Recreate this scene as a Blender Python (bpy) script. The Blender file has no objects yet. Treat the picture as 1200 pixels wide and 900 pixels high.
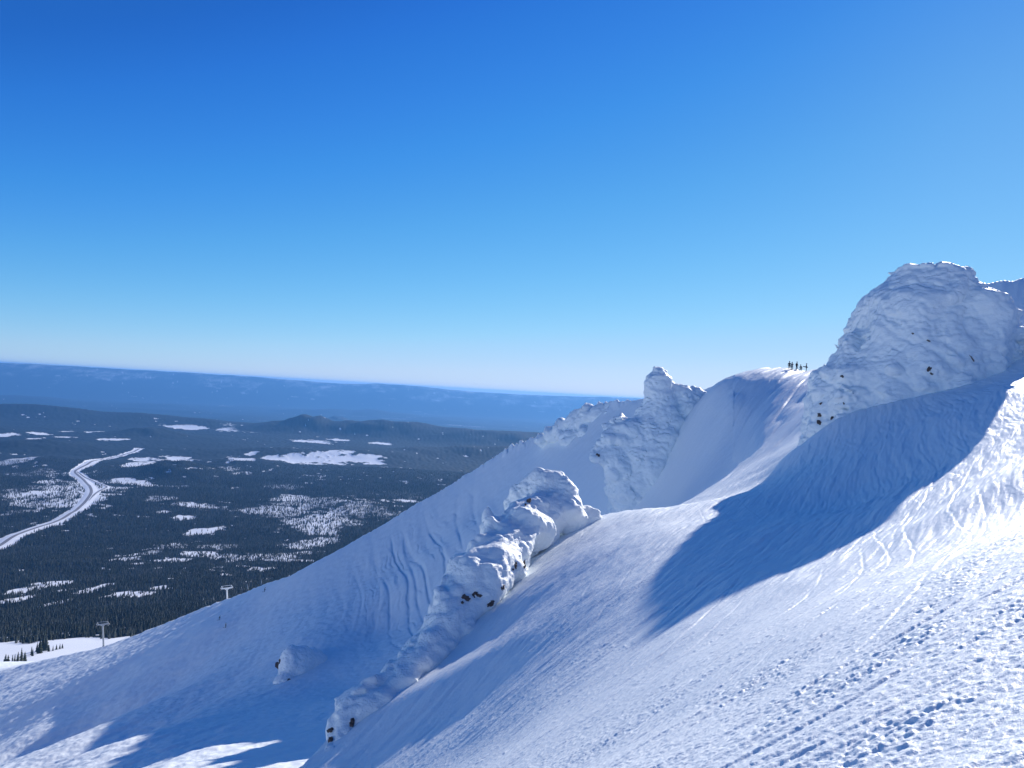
import bpy, bmesh, math, random
import numpy as np
from mathutils import Vector, Matrix
from mathutils.bvhtree import BVHTree

random.seed(7)
RNG = np.random.default_rng(11)
sc = bpy.context.scene
C = sc.collection

# ------------------------------------------------------------------ camera geometry
# The eye is the origin.  x right, y away, z up; metres.
F = 900.0
HOR = 459.3                       # eye level in the middle column of the picture
PITCH = math.atan((450.0 - HOR) / F)
CP, SP = math.cos(PITCH), math.sin(PITCH)
ROLL = math.atan(0.0565)          # the photograph is held a little crooked: its horizon runs down to the right
CR, SR = math.cos(ROLL), math.sin(ROLL)


def ray(px, py):
    """direction of a picture point, scaled so that its y is 1"""
    sx = (np.asarray(px, float) - 600.0) / F
    sy = (450.0 - np.asarray(py, float)) / F
    cx = sx * CR - sy * SR; cy = sx * SR + sy * CR
    y = CP + cy * SP
    z = -SP + cy * CP
    return cx / y, z / y


def at(px, py, d):
    u, v = ray(px, py)
    return np.array([u * d, np.asarray(d, float) + 0 * u, v * d]).T


def pix(x, y, z):
    yy = y * CP - z * SP
    zz = z * CP + y * SP
    cx, cy = x / yy, zz / yy
    return 600 + F * (cx * CR + cy * SR), 450 - F * (cy * CR - cx * SR)


# ------------------------------------------------------------------ noise
def _hash(ix, iy, iz, seed):
    h = (ix * 374761393 + iy * 668265263 + iz * 2147483647 + seed * 1274126177) & 0xFFFFFFFF
    h = ((h ^ (h >> 13)) * 1274126177) & 0xFFFFFFFF
    h = ((h ^ (h >> 16)) * 2246822519) & 0xFFFFFFFF
    return (h ^ (h >> 15)) & 0xFFFF


_ANG = np.arange(65536) / 65536.0 * 2 * np.pi * 37.0
_CA, _SA = np.cos(_ANG), np.sin(_ANG)
_g3 = np.random.default_rng(5).normal(size=(65536, 3))
_g3 /= np.linalg.norm(_g3, axis=1)[:, None]


def noise2(x, y, seed=0):
    x = np.asarray(x, float); y = np.asarray(y, float)
    ix = np.floor(x).astype(np.int64); iy = np.floor(y).astype(np.int64)
    fx = x - ix; fy = y - iy
    ux = fx * fx * fx * (fx * (fx * 6 - 15) + 10); uy = fy * fy * fy * (fy * (fy * 6 - 15) + 10)

    def g(dx, dy):
        h = _hash(ix + dx, iy + dy, 0, seed)
        return _CA[h] * (fx - dx) + _SA[h] * (fy - dy)
    a = g(0, 0); b = g(1, 0); c = g(0, 1); d = g(1, 1)
    return 1.5 * ((a + (b - a) * ux) + ((c + (d - c) * ux) - (a + (b - a) * ux)) * uy)


def noise3(x, y, z, seed=0):
    ix = np.floor(x).astype(np.int64); iy = np.floor(y).astype(np.int64); iz = np.floor(z).astype(np.int64)
    fx = x - ix; fy = y - iy; fz = z - iz
    ux = fx * fx * (3 - 2 * fx); uy = fy * fy * (3 - 2 * fy); uz = fz * fz * (3 - 2 * fz)

    def g(dx, dy, dz):
        q = _g3[_hash(ix + dx, iy + dy, iz + dz, seed)]
        return q[..., 0] * (fx - dx) + q[..., 1] * (fy - dy) + q[..., 2] * (fz - dz)
    r = 0
    a = g(0, 0, 0); a = a + (g(1, 0, 0) - a) * ux
    b = g(0, 1, 0); b = b + (g(1, 1, 0) - b) * ux
    a = a + (b - a) * uy
    c = g(0, 0, 1); c = c + (g(1, 0, 1) - c) * ux
    d = g(0, 1, 1); d = d + (g(1, 1, 1) - d) * ux
    c = c + (d - c) * uy
    return 1.6 * (a + (c - a) * uz)


def fbm2(x, y, n=4, seed=0, gain=0.5):
    r = 0; a = 1.0
    for i in range(n):
        r = r + a * noise2(x, y, seed + i * 17)
        x = x * 2.03 + 5.1; y = y * 2.03 - 3.7; a *= gain
    return r


def fbm3(x, y, z, n=3, seed=0, gain=0.5):
    r = 0; a = 1.0
    for i in range(n):
        r = r + a * noise3(x, y, z, seed + i * 13)
        x = x * 2.03 + 5.1; y = y * 2.03 - 3.7; z = z * 2.03 + 1.3; a *= gain
    return r


def sstep(a, b, x):
    t = np.clip((x - a) / (b - a), 0, 1)
    return t * t * (3 - 2 * t)


# ------------------------------------------------------------------ mesh helpers
def mesh_from(name, verts, faces, mat, smooth=True):
    """verts (n,3), faces (m,k) arrays -> mesh data"""
    me = bpy.data.meshes.new(name)
    verts = np.ascontiguousarray(verts, np.float32); faces = np.ascontiguousarray(faces, np.int32)
    n, k = faces.shape
    me.vertices.add(len(verts)); me.vertices.foreach_set('co', verts.ravel())
    me.loops.add(n * k); me.loops.foreach_set('vertex_index', faces.ravel())
    me.polygons.add(n); me.polygons.foreach_set('loop_start', np.arange(0, n * k, k, dtype=np.int32))
    me.update(calc_edges=True)
    if smooth:
        me.polygons.foreach_set('use_smooth', np.ones(n, bool))
    if mat is not None:
        for m in (mat if isinstance(mat, (list, tuple)) else [mat]):
            me.materials.append(m)
    me.validate()
    return me


def link(name, data, parent=None, loc=None, **props):
    o = bpy.data.objects.new(name, data)
    C.objects.link(o)
    if parent is not None:
        o.parent = parent
    if loc is not None:
        o.location = loc
    for k, v in props.items():
        o[k] = v
    return o


def grid_faces(nr, nc, wrap=False):
    i = np.arange(nr - 1)[:, None]
    j = np.arange(nc if wrap else nc - 1)[None, :]
    j2 = (j + 1) % nc
    a = i * nc + j; b = i * nc + j2; c = (i + 1) * nc + j2; d = (i + 1) * nc + j
    return np.stack([a, b, c, d], -1).reshape(-1, 4)


# ------------------------------------------------------------------ materials
def new_mat(name):
    m = bpy.data.materials.new(name); m.use_nodes = True
    nt = m.node_tree
    return m, nt, nt.nodes['Principled BSDF']


def node(nt, kind, **kw):
    n = nt.nodes.new(kind)
    for k, v in kw.items():
        if k in n.inputs.keys():
            n.inputs[k].default_value = v
        else:
            setattr(n, k, v)
    return n


def snow_mat(name, base, rough, bumps, spec=0.3, var=0.04):
    """bumps: list of (scale xyz in 1/m, z rotation, detail, height in m)"""
    m, nt, p = new_mat(name)
    L = nt.links.new
    tc = node(nt, 'ShaderNodeTexCoord')
    prev = None
    first = None
    for (s, rz, det, h) in bumps:
        rot = node(nt, 'ShaderNodeVectorRotate'); rot.rotation_type = 'Z_AXIS'
        rot.inputs['Angle'].default_value = rz
        L(tc.outputs['Object'], rot.inputs['Vector'])
        mp = node(nt, 'ShaderNodeMapping'); mp.inputs['Scale'].default_value = s
        L(rot.outputs[0], mp.inputs[0])
        nz = node(nt, 'ShaderNodeTexNoise'); nz.inputs['Scale'].default_value = 1.0
        nz.inputs['Detail'].default_value = det; nz.inputs['Roughness'].default_value = 0.6
        L(mp.outputs[0], nz.inputs['Vector'])
        b = node(nt, 'ShaderNodeBump'); b.inputs['Distance'].default_value = h; b.inputs['Strength'].default_value = 1.0
        L(nz.outputs['Fac'], b.inputs['Height'])
        if prev is not None:
            L(prev.outputs[0], b.inputs['Normal'])
        prev = b
        first = first or nz
    L(prev.outputs[0], p.inputs['Normal'])
    mix = node(nt, 'ShaderNodeMix'); mix.data_type = 'RGBA'
    mix.inputs[6].default_value = (*[c * (1 - var) for c in base], 1); mix.inputs[7].default_value = (*base, 1)
    L(first.outputs['Fac'], mix.inputs[0]); L(mix.outputs[2], p.inputs['Base Color'])
    p.inputs['Roughness'].default_value = rough
    p.inputs['Specular IOR Level'].default_value = spec
    return m


SDIR = math.radians(-46)      # wind / track direction on the open slope
M_SNOW = snow_mat('snow', (0.90, 0.94, 0.95), 0.55,
                  [((0.5, 2.6, 2.0), SDIR, 6, 0.07), ((7, 9, 9), SDIR, 5, 0.02), ((45, 45, 45), 0, 3, 0.004)])
M_RIME = snow_mat('rime', (0.90, 0.945, 0.95), 0.5,
                  [((1.8, 1.8, 2.4), 0.3, 6, 0.14), ((7, 7, 9), 0, 4, 0.05)])


def simple_mat(name, col, rough=0.6, metal=0.0, noise=0.0, nscale=8.0):
    m, nt, p = new_mat(name)
    p.inputs['Roughness'].default_value = rough; p.inputs['Metallic'].default_value = metal
    p.inputs['Base Color'].default_value = (*col, 1)
    if noise:
        nz = node(nt, 'ShaderNodeTexNoise'); nz.inputs['Scale'].default_value = nscale; nz.inputs['Detail'].default_value = 5
        mix = node(nt, 'ShaderNodeMix'); mix.data_type = 'RGBA'
        mix.inputs[6].default_value = (*[c * (1 - noise) for c in col], 1)
        mix.inputs[7].default_value = (*[min(1, c * (1 + noise)) for c in col], 1)
        tc = node(nt, 'ShaderNodeTexCoord')
        nt.links.new(tc.outputs['Object'], nz.inputs['Vector'])
        nt.links.new(nz.outputs['Fac'], mix.inputs[0]); nt.links.new(mix.outputs[2], p.inputs['Base Color'])
    return m


M_ROCK = simple_mat('dark_rock', (0.10, 0.072, 0.064), 0.85, 0, 0.6, 2.5)


# ------------------------------------------------------------------ thin plate spline
class TPS:
    def __init__(self, P, reg=0.0, sx=1.0):
        P = np.asarray(P, float)
        self.s = 50.0
        self.c = P[:, :2] / self.s
        n = len(P)
        K = self.k(self.c, self.c) + reg * np.eye(n)
        Q = np.c_[np.ones(n), self.c]
        A = np.zeros((n + 3, n + 3)); A[:n, :n] = K; A[:n, n:] = Q; A[n:, :n] = Q.T
        self.w = np.linalg.solve(A, np.r_[P[:, 2], 0, 0, 0])

    @staticmethod
    def k(a, b):
        d2 = ((a[:, None, :] - b[None, :, :]) ** 2).sum(-1)
        return 0.5 * d2 * np.log(d2 + 1e-12)

    def __call__(self, x, y):
        q = np.c_[x.ravel(), y.ravel()] / self.s
        out = np.empty(len(q)); n = len(self.c)
        for i in range(0, len(q), 40000):
            s = q[i:i + 40000]
            out[i:i + 40000] = self.k(s, self.c) @ self.w[:n] + self.w[n] + s @ self.w[n + 1:]
        return out.reshape(x.shape)


# ------------------------------------------------------------------ the mountain: control points (picture x, picture y, distance)
FOOT = 1.75
PA, PB = .505, -.345            # the open slope under the photographer


def plane_pt(px, py):
    u, v = ray(px, py)
    return (px, py, float(-FOOT / (v - PA * u - PB)))


near_pts = [
    (1200, 900, 3.86), (900, 900, 6.18), (600, 900, 20.77), (1200, 750, 6.17), (1050, 800, 6.59), (900, 780, 12.55), (750, 860, 13.7),
    (1200, 640, 11), (1060, 690, 11.97), (1200, 540, 30), (1200, 490, 46), (1200, 455, 57), (1200, 400, 82), (1185, 332, 98),
    (1150, 334, 102), (1290, 290, 95), (1290, 440, 55), (1290, 560, 25), (1100, 590, 35), (1100, 550, 47), (1100, 505, 57),
    (1087, 464, 73), (1150, 444, 75), (1174, 426, 77), (1000, 640, 36), (1000, 590, 52), (1000, 540, 61), (1000, 505, 72),
    (955, 500, 80), (900, 700, 28.64), (900, 660, 36.91), (900, 620, 45.78), (900, 582, 61), (900, 545, 88.22), (800, 760, 25.55),
    (800, 715, 33.39), (800, 665, 41.78), (800, 620, 50.82), (800, 590, 96.48), (770, 735, 32.25), (700, 820, 24.34), (700, 750, 35.11),
    (700, 690, 43.89), (700, 640, 53.21), (695, 606, 69.42), (650, 860, 22.26), (650, 760, 37.7), (650, 700, 46.23), (640, 640, 61.03),
    (600, 860, 27.53), (600, 800, 36.26), (600, 745, 43.21), (605, 700, 50.08), (618, 656, 59.09), (600, 684, 53.96), (584, 708, 51.01),
    (550, 900, 26.41), (550, 840, 34.66), (550, 780, 41.72), (550, 728, 50.51), (535, 750, 48.17), (500, 900, 31.7), (500, 850, 38.52),
    (500, 808, 45.89), (498, 778, 46.68), (481, 800, 42.55), (450, 900, 35.24), (444, 838, 41.65), (400, 895, 38), (385, 895, 38.5),
    (415, 857, 41), (940, 505, 109.5), (950, 470, 141.1), (955, 445, 158), (900, 512, 125.8), (870, 550, 107.1), (920, 480, 141.2),
    (935, 434, 176), (964, 433, 178), (905, 431, 184), (880, 434, 186), (850, 445, 192), (820, 458, 200), (900, 437, 172),
    (880, 443, 170), (860, 450, 170), (840, 463, 172), (821, 473, 176), (910, 465, 153.1), (880, 490, 149.1), (850, 530, 138.7),
    (830, 560, 123), (850, 480, 164.7), (815, 540, 162.7), (800, 520, 176), (800, 575, 160), (1020, 430, 180), (1000, 400, 230),
    (870, 580, 66), (870, 565, 83), (840, 585, 68), (840, 572, 88), (900, 570, 68), (900, 557, 78), (920, 540, 84), (925, 525, 92),
]
far_pts = [
    # summit dome and shaded face again, for the blend
    (935, 434, 176), (905, 431, 184), (850, 445, 192), (820, 458, 200), (880, 443, 170), (850, 450, 172), (821, 473, 176),
    (880, 490, 150), (850, 530, 146), (830, 560, 142), (850, 480, 160), (800, 520, 176), (800, 575, 160),
    (770, 590, 172), (730, 590, 185), (700, 595, 195), (690, 560, 215), (740, 540, 195),
    # skyline crest
    (765, 470, 215), (747, 470, 225), (720, 473, 240), (700, 476, 250), (680, 485, 258), (655, 500, 268), (632, 512, 277), (613, 520, 284),
    (600, 524, 288), (583, 534, 293), (547, 556, 302), (487, 591, 308), (433, 624, 308), (390, 648, 306), (343, 673, 306),
    (300, 688, 322), (267, 701, 335), (225, 717, 345), (187, 733, 355), (122, 757, 362), (73, 768, 368), (0, 786, 372), (-70, 800, 376),
    # edge of the shade below the crest
    (300, 712, 296), (260, 730, 294), (200, 755, 296), (120, 785, 300), (50, 805, 306), (0, 822, 310),
    # bowl face
    (690, 520, 235), (640, 550, 250), (600, 590, 250), (560, 600, 270), (520, 640, 262), (480, 660, 270), (440, 690, 262), (400, 700, 268),
    (350, 720, 268), (400, 750, 232), (450, 740, 236), (550, 680, 230), (600, 640, 226), (650, 610, 216),
    (345, 800, 205), (345, 750, 240), (300, 780, 234), (250, 780, 256), (200, 800, 262), (150, 820, 262), (100, 820, 278), (50, 840, 272), (0, 850, 278),
    (400, 820, 162), (350, 850, 142), (300, 850, 150), (250, 850, 162), (200, 850, 186), (150, 860, 200), (150, 872, 172), (130, 845, 240), (100, 865, 246), (50, 870, 250), (0, 870, 262),
    (450, 800, 190), (500, 760, 200), (560, 730, 206),
    (80, 884, 196), (160, 882, 141), (200, 888, 124), (240, 884, 115), (300, 872, 112), (340, 880, 100), (0, 900, 206),
    (350, 900, 84), (300, 900, 88), (250, 900, 97), (150, 905, 118), (0, 925, 180), (-70, 930, 190), (420, 880, 98), (250, 960, 72), (450, 960, 66), (50, 980, 94),
]


class Sheet:
    """a thin plate spline sampled every few metres and read back with a smooth bicubic"""
    def __init__(self, pts, reg, h=4.0):
        t = TPS([at(*q) for q in pts], reg)
        self.h = h; self.x0 = -330.0; self.y0 = -30.0
        gx = np.arange(self.x0, 331, h); gy = np.arange(self.y0, 431, h)
        XX, YY = np.meshgrid(gx, gy, indexing='ij')
        self.g = t(XX, YY)

    def __call__(self, x, y):
        nx, ny = self.g.shape
        a = np.clip((x - self.x0) / self.h, 1.001, nx - 2.001); b = np.clip((y - self.y0) / self.h, 1.001, ny - 2.001)
        i = a.astype(np.int64); j = b.astype(np.int64); a = a - i; b = b - j

        def cr(t):
            return (-.5 * t + t * t - .5 * t ** 3, 1 - 2.5 * t * t + 1.5 * t ** 3, .5 * t + 2 * t * t - 1.5 * t ** 3, -.5 * t * t + .5 * t ** 3)
        wa, wb = cr(a), cr(b)
        r = 0
        for m in range(4):
            q = 0
            for n in range(4):
                q = q + self.g[i + m - 1, j + n - 1] * wb[n]
            r = r + q * wa[m]
        return r


NEAR = Sheet(near_pts, 1.5e-3)
FAR = Sheet(far_pts, 5e-4)

# skyline crest of the far ridge: distance at which the ground turns down again
SKY_PX = [-70, 0, 73, 122, 187, 225, 267, 300, 343, 390, 433, 487, 547, 583, 600, 613, 632, 655, 680, 700, 720, 747, 765, 820, 850, 880, 905, 935, 964, 1020, 1120, 1150, 1185, 1290]
SKY_D = [376, 372, 368, 362, 355, 345, 335, 322, 306, 306, 308, 308, 302, 293, 288, 284, 277, 268, 258, 250, 240, 225, 215, 200, 192, 186, 184, 177, 178, 190, 104, 102, 98, 95]
# brow of the near slope: beyond it the ground falls into the bowl
BROW_PX = [300, 372, 385, 420, 455, 485, 515, 545, 575, 600, 640, 690, 740, 800, 850, 870]
BROW_D = [38, 39.7, 40.7, 43, 45, 47.5, 50.5, 53.5, 57.5, 61.5, 70, 81, 88, 100, 110, 118]


def az_px(x, y):
    """bearing written as a picture column, at the height of the crest"""
    u = np.where(y > 0.3 * np.abs(x), x / np.maximum(y, 1e-6), np.sign(x) * 3.3)
    return 600 + F * (u * CR + np.interp(u, [-.7, -.35, 0, .2, .4, .7], [-.35, -.24, -.10, -.02, .02, .12]) * SR)


def base_height(x, y):
    """smooth mountain surface, before the small relief"""
    r = np.hypot(x, y)
    px = az_px(x, y)
    pxc = np.clip(px, -150, 1350)
    dsky = np.interp(pxc, SKY_PX, SKY_D)
    dbrow = np.interp(pxc, BROW_PX, BROW_D)
    # stay on the known ground, continue straight beyond
    def clampy(lim):
        k = np.minimum(1.0, lim / np.maximum(y, 1e-3))
        k = np.where(y > 0, k, 1.0)
        return x * k, y * k
    xb, yb = clampy(dsky)
    zf = FAR(xb, yb)
    zn = NEAR(xb, yb)
    # near sheet: drop beyond the brow
    w = 1 - sstep(850, 900, px)
    over = np.maximum(0, y - dbrow)
    xr, yr = clampy(dbrow)
    znb = NEAR(xr, yr) - 0.9 * over - 0.02 * np.minimum(over, 30) ** 2
    k = 1.0
    h = np.clip(0.5 + 0.5 * (znb - zf) / k, 0, 1)
    zmax = zf + (znb - zf) * h + k * h * (1 - h)
    z = zn * (1 - w) + zmax * w
    # back slope beyond the skyline
    o = np.maximum(0, y - dsky)
    back = np.interp(pxc, [0, 300, 420, 600, 800, 1000, 1150], [0.36, 0.42, 0.55, 0.6, 0.42, 0.5, 0.5])
    z = z - back * o - 0.0012 * np.minimum(o, 120) ** 2 * 0.3
    # ground around and behind the photographer: the open slope
    pl = PA * np.clip(x, -60, 120) + PB * y - FOOT
    pl = np.where(y < 0, PA * np.clip(x, -60, 120) - .12 * y - FOOT, pl)
    wp = np.maximum(sstep(14, 4, r), sstep(2, -6, y - 0.15 * np.abs(x)))
    z = z * (1 - wp) + pl * wp
    return z


SUNP = (1236, 47)
_u, _v = ray(*SUNP)
SUN = np.array([_u, 1.0, _v]); SUN /= np.linalg.norm(SUN)


def twist(x, y, r):
    """along / across the wind and ski-track direction, which swings round with distance"""
    f = math.radians(12) + .27 * np.log(np.clip(r, 3, 90) / 6.5)
    c, s = np.cos(f), np.sin(f)
    return x * c + y * s, -x * s + y * c


def near_detail(x, y, r):
    al, ac = twist(x, y, r)
    warp = .8 * noise2(x / 13, y / 13, 3) + .08 * noise2(x / 1.7, y / 1.7, 10)
    out = 0.22 * noise2(x / 17, y / 17, 1) * sstep(4, 20, r)
    out += 0.10 * noise2(al / 9, (ac + warp) / 3.0, 2) * sstep(2, 10, r)
    band = sstep(-0.1, 0.35, noise2(al / 3.2, (ac + warp) / 1.0, 8) + .6 * noise2(x / 5, y / 5, 12))
    # streaks
    far = sstep(10, 45, r)
    out += (0.026 + .036 * far) * noise2(al / 6.0, (ac + warp) / 0.65, 4)
    out += (0.018 + .018 * far) * noise2(al / 2.4, (ac + warp) / 0.24, 5)
    out += (.006 + .016 * far) * noise2(al / 1.3 + 3 * warp, (ac + .6 * warp) / .13, 19) * sstep(95, 50, r)
    out += 0.012 * noise2(al / .8, (ac + warp) / 0.07, 13) * sstep(30, 12, r)
    # a web of ski tracks, each a thin curving groove that comes and goes
    for i, (ang, lw, amp) in enumerate([(0.0, .8, .035), (.10, 1.3, .040), (-.13, 1.1, .038), (.24, 1.9, .036), (-.28, 2.3, .034)]):
        ca, sa = math.cos(ang), math.sin(ang)
        a2 = al * ca + ac * sa; c2 = ac * ca - al * sa
        ph = (c2 + .9 * warp + .6 * np.sin(a2 / 9.3 + i) + .10 * np.sin(a2 / 3.7 + 2 * i)) / lw
        idn = np.floor(ph)
        jit = .5 + .32 * np.sin(idn * 12.9898 + i * 4.1)
        dd = (ph - idn - jit) * lw
        wd = .035 + .022 * far
        m = np.abs(dd) < 3 * wd
        if m.any():
            msk = sstep(.0, .35, noise2(a2[m] / 20 + idn[m] * 7.3, idn[m] * 3.17 + .5, 150 + i))
            wm = wd[m]; g = np.exp(-(dd[m] / wm) ** 2); lip = np.exp(-((dd[m] - 1.7 * wm) / wm) ** 2)
            out[m] += amp * (.42 + .12 * far[m]) * msk * (.45 * lip - g)
    out += sstep(85, 140, r) * (.28 * noise2(al / 34, ac / 2.6, 16) + .17 * noise2(al / 14, ac / 1.0, 17) - .22 * np.exp(-(noise2(al / 40, ac / 6, 18) / .08) ** 2))
    # chopped crust
    n = noise2(x / 0.17, y / 0.2, 6) + 0.7 * noise2(x / 0.075, y / 0.08, 7)
    out += (0.010 + 0.015 * band) * np.maximum(0, n - 0.1) * sstep(80, 25, r) * (.55 + .45 * sstep(7, 14, r))
    n = fbm2(x / 0.07, y / 0.08, 2, 9)
    out += (.006 + 0.010 * band) * n * sstep(26, 10, r)
    # broken crumbs lying about close to the photographer
    n = noise2(x / 0.085, y / 0.095, 31) + 0.8 * noise2(x / 0.036, y / 0.036, 32) + .2 * noise2(x / 1.1, y / 1.1, 33)
    out += 0.020 * np.maximum(0, n - 0.4) * sstep(24, 6, r) * (0.5 + .5 * band)
    # single ski tracks
    for i, (d0, amp, w) in enumerate([(2.0, 0.021, .09), (3.4, 0.024, .10), (5.0, 0.024, .10), (7.2, 0.024, .12), (9.5, 0.03, .13), (12, 0.03, .16), (-3.2, 0.024, .1), (16, 0.036, .2), (-6, 0.03, .15), (-10, 0.03, .15), (21, 0.036, .2)]):
        c = ac - d0 + 0.7 * np.sin(al / (6.0 + i) + i * 2.1) + .2 * noise2(al / 2.0, 0 * al + i, 40 + i)
        m = np.abs(c) < 4 * w
        if m.any():
            out[m] -= amp * np.exp(-(c[m] / w) ** 2) * sstep(-0.3, 0.1, noise2(al[m] / 9, 0 * al[m] + 3 * i, 60 + i))
    return out


def far_detail(x, y, px, py):
    al = x * .69 + y * .72; ac = x * .72 - y * .69
    q = x * .97 + y * .25 + 3.0 * noise2(x / 40, y / 40, 21)
    t = -x * .25 + y * .97
    out = 0.25 * noise2(x / 17, y / 17, 1)
    # sluff runnels under the crest
    fl = np.abs(noise2(q / 5.5, t / 80, 22))
    fm = np.exp(-((px - 500) / 75) ** 2) * sstep(800, 700, py) * sstep(560, 600, py + (px - 547) * 0.66)
    out -= fm * .75 * np.exp(-(fl / 0.11) ** 2) * (.35 + .65 * sstep(-.4, .3, noise2(q / 9, t / 14, 34)))
    f2 = np.abs(noise2((q + 1.2 * noise2(x / 7, y / 7, 35)) / 3.1, t / 55, 36))
    out -= fm * .4 * np.exp(-(f2 / 0.1) ** 2) * sstep(-.3, .4, noise2(q / 6, t / 12, 37))
    out += 0.35 * noise2(q / 3.0, t / 30, 23) * (0.25 + fm)
    # streaky crust on the left slope
    tl = sstep(420, 200, px)
    out += tl * 0.45 * noise2(al / 24, ac / 5.0, 24)
    out += (0.25 + tl) * 0.24 * noise2(al / 7, ac / 1.8, 25)
    out += 0.12 * fbm2(x / 2.2, y / 2.2, 3, 26)
    # spurs that catch the sun on the far left
    out += sstep(330, 120, px) * 1.87 * np.sin((ac * 0.9 + 14 * noise2(x / 60, y / 60, 27)) / 8.5) * sstep(330, 240, y)
    # jagged rime along the crest
    dsky = np.interp(np.clip(px, -150, 1350), SKY_PX, SKY_D)
    cr = np.exp(-((y - dsky) / 3.2) ** 2)
    m = cr > 0.01
    jag = np.abs(noise2(x[m] / 2.3, y[m] / 9, 28)) + 0.6 * np.abs(noise2(x[m] / 0.9, y[m] / 5, 29))
    out[m] += cr[m] * (px[m] < 760) * jag * np.interp(px[m], [380, 450, 560, 600, 700, 740], [0.0, .5, .9, 2.0, 2.0, .6])
    return out


def detail(x, y, z):
    """wind crust, ski tracks, sastrugi, sluff runnels: real relief"""
    r = np.hypot(x, y)
    px, py = pix(x, np.maximum(y, 0.5), z)
    brow = np.interp(np.clip(px, -150, 1350), BROW_PX, BROW_D)
    nw = (y < brow + 4) | (px > 860)
    out = np.zeros_like(x)
    out[nw] = near_detail(x[nw], y[nw], r[nw])
    m = ~nw
    out[m] = far_detail(x[m], y[m], px[m], py[m])
    return out


def height(x, y):
    z = base_height(x, y)
    return z + detail(x, y, z)


# ------------------------------------------------------------------ build the mountain sheet
QUAL = 1.0
tc = np.arctan((np.linspace(-70, 1270, int(1240 * QUAL)) - 600) / F)
tr = np.linspace(tc[-1], math.pi, 70)[1:]
tl_ = np.linspace(-math.pi, tc[0], 70)[1:-1]
th = np.r_[tl_, tc, tr]
rr = np.r_[0.25, 0.7, 1.2, 1.8, np.exp(np.linspace(math.log(2.4), math.log(130), int(1300 * QUAL)))[:-1],
           np.exp(np.linspace(math.log(130), math.log(480), int(700 * QUAL)))[:-1], np.exp(np.linspace(math.log(480), math.log(900), 50))]
TH, RR = np.meshgrid(th, rr)
X = RR * np.sin(TH); Y = RR * np.cos(TH)
Z = height(X, Y)
V = np.stack([X, Y, Z], -1).reshape(-1, 3)
Fc = grid_faces(len(rr), len(th), wrap=True)[:, ::-1]
me = mesh_from('snow_slope', V, Fc, M_SNOW)
mountain = link('snow_slope', me, kind='structure')


def ground_z(x, y):
    return float(height(np.array([[float(x)]]), np.array([[float(y)]]))[0, 0])


# ------------------------------------------------------------------ rime covered crags (closed bodies from a signed distance field)
def surface_nets(f, org, h):
    nx, ny, nz = f.shape
    s = f < 0
    c = np.zeros((nx - 1, ny - 1, nz - 1), np.int8)
    corners = [(i, j, k) for i in (0, 1) for j in (0, 1) for k in (0, 1)]
    for (i, j, k) in corners:
        c += s[i:nx - 1 + i, j:ny - 1 + j, k:nz - 1 + k]
    act = (c > 0) & (c < 8)
    idx = -np.ones(act.shape, np.int64)
    I, J, K = np.nonzero(act)
    idx[I, J, K] = np.arange(len(I))
    acc = np.zeros((len(I), 3)); cnt = np.zeros(len(I))
    for a in range(8):
        for b in range(a + 1, 8):
            pa, pb = corners[a], corners[b]
            if sum(abs(pa[m] - pb[m]) for m in range(3)) != 1:
                continue
            fa = f[I + pa[0], J + pa[1], K + pa[2]]; fb = f[I + pb[0], J + pb[1], K + pb[2]]
            m = (fa < 0) != (fb < 0)
            t = np.where(m, fa / np.where(m, fa - fb, 1), 0)
            for d in range(3):
                acc[:, d] += np.where(m, pa[d] + t * (pb[d] - pa[d]), 0)
            cnt += m
    P = (np.stack([I, J, K], -1) + acc / cnt[:, None]) * h + org
    faces = []
    for ax in range(3):
        sl0 = [slice(None)] * 3; sl1 = [slice(None)] * 3
        sl0[ax] = slice(0, -1); sl1[ax] = slice(1, None)
        s0 = s[tuple(sl0)]; s1 = s[tuple(sl1)]
        ch = s0 != s1
        o1, o2 = [(1, 2), (2, 0), (0, 1)][ax]
        A = np.array(np.nonzero(ch)).T
        ok = (A[:, o1] > 0) & (A[:, o2] > 0) & (A[:, o1] < f.shape[o1] - 1) & (A[:, o2] < f.shape[o2] - 1)
        A = A[ok]
        def cell(d1, d2):
            B = A.copy(); B[:, o1] -= d1; B[:, o2] -= d2
            return idx[B[:, 0], B[:, 1], B[:, 2]]
        q = np.stack([cell(1, 1), cell(0, 1), cell(0, 0), cell(1, 0)], -1)
        flip = ~s0[tuple(A.T)]
        q[flip] = q[flip][:, ::-1]
        faces.append(q)
    Q = np.concatenate(faces)
    Q = Q[(Q >= 0).all(1)]
    return P, Q


def smin(a, b, k):
    h = np.clip(0.5 + 0.5 * (b - a) / k, 0, 1)
    return b + (a - b) * h - k * h * (1 - h)


def ell(P, c, r):
    x = (P[0] - c[0]) / r[0]; y = (P[1] - c[1]) / r[1]; z = (P[2] - c[2]) / r[2]
    k0 = np.sqrt(x * x + y * y + z * z)
    k1 = np.sqrt((x / r[0]) ** 2 + (y / r[1]) ** 2 + (z / r[2]) ** 2)
    return k0 * (k0 - 1) / np.maximum(k1, 1e-6)


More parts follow.
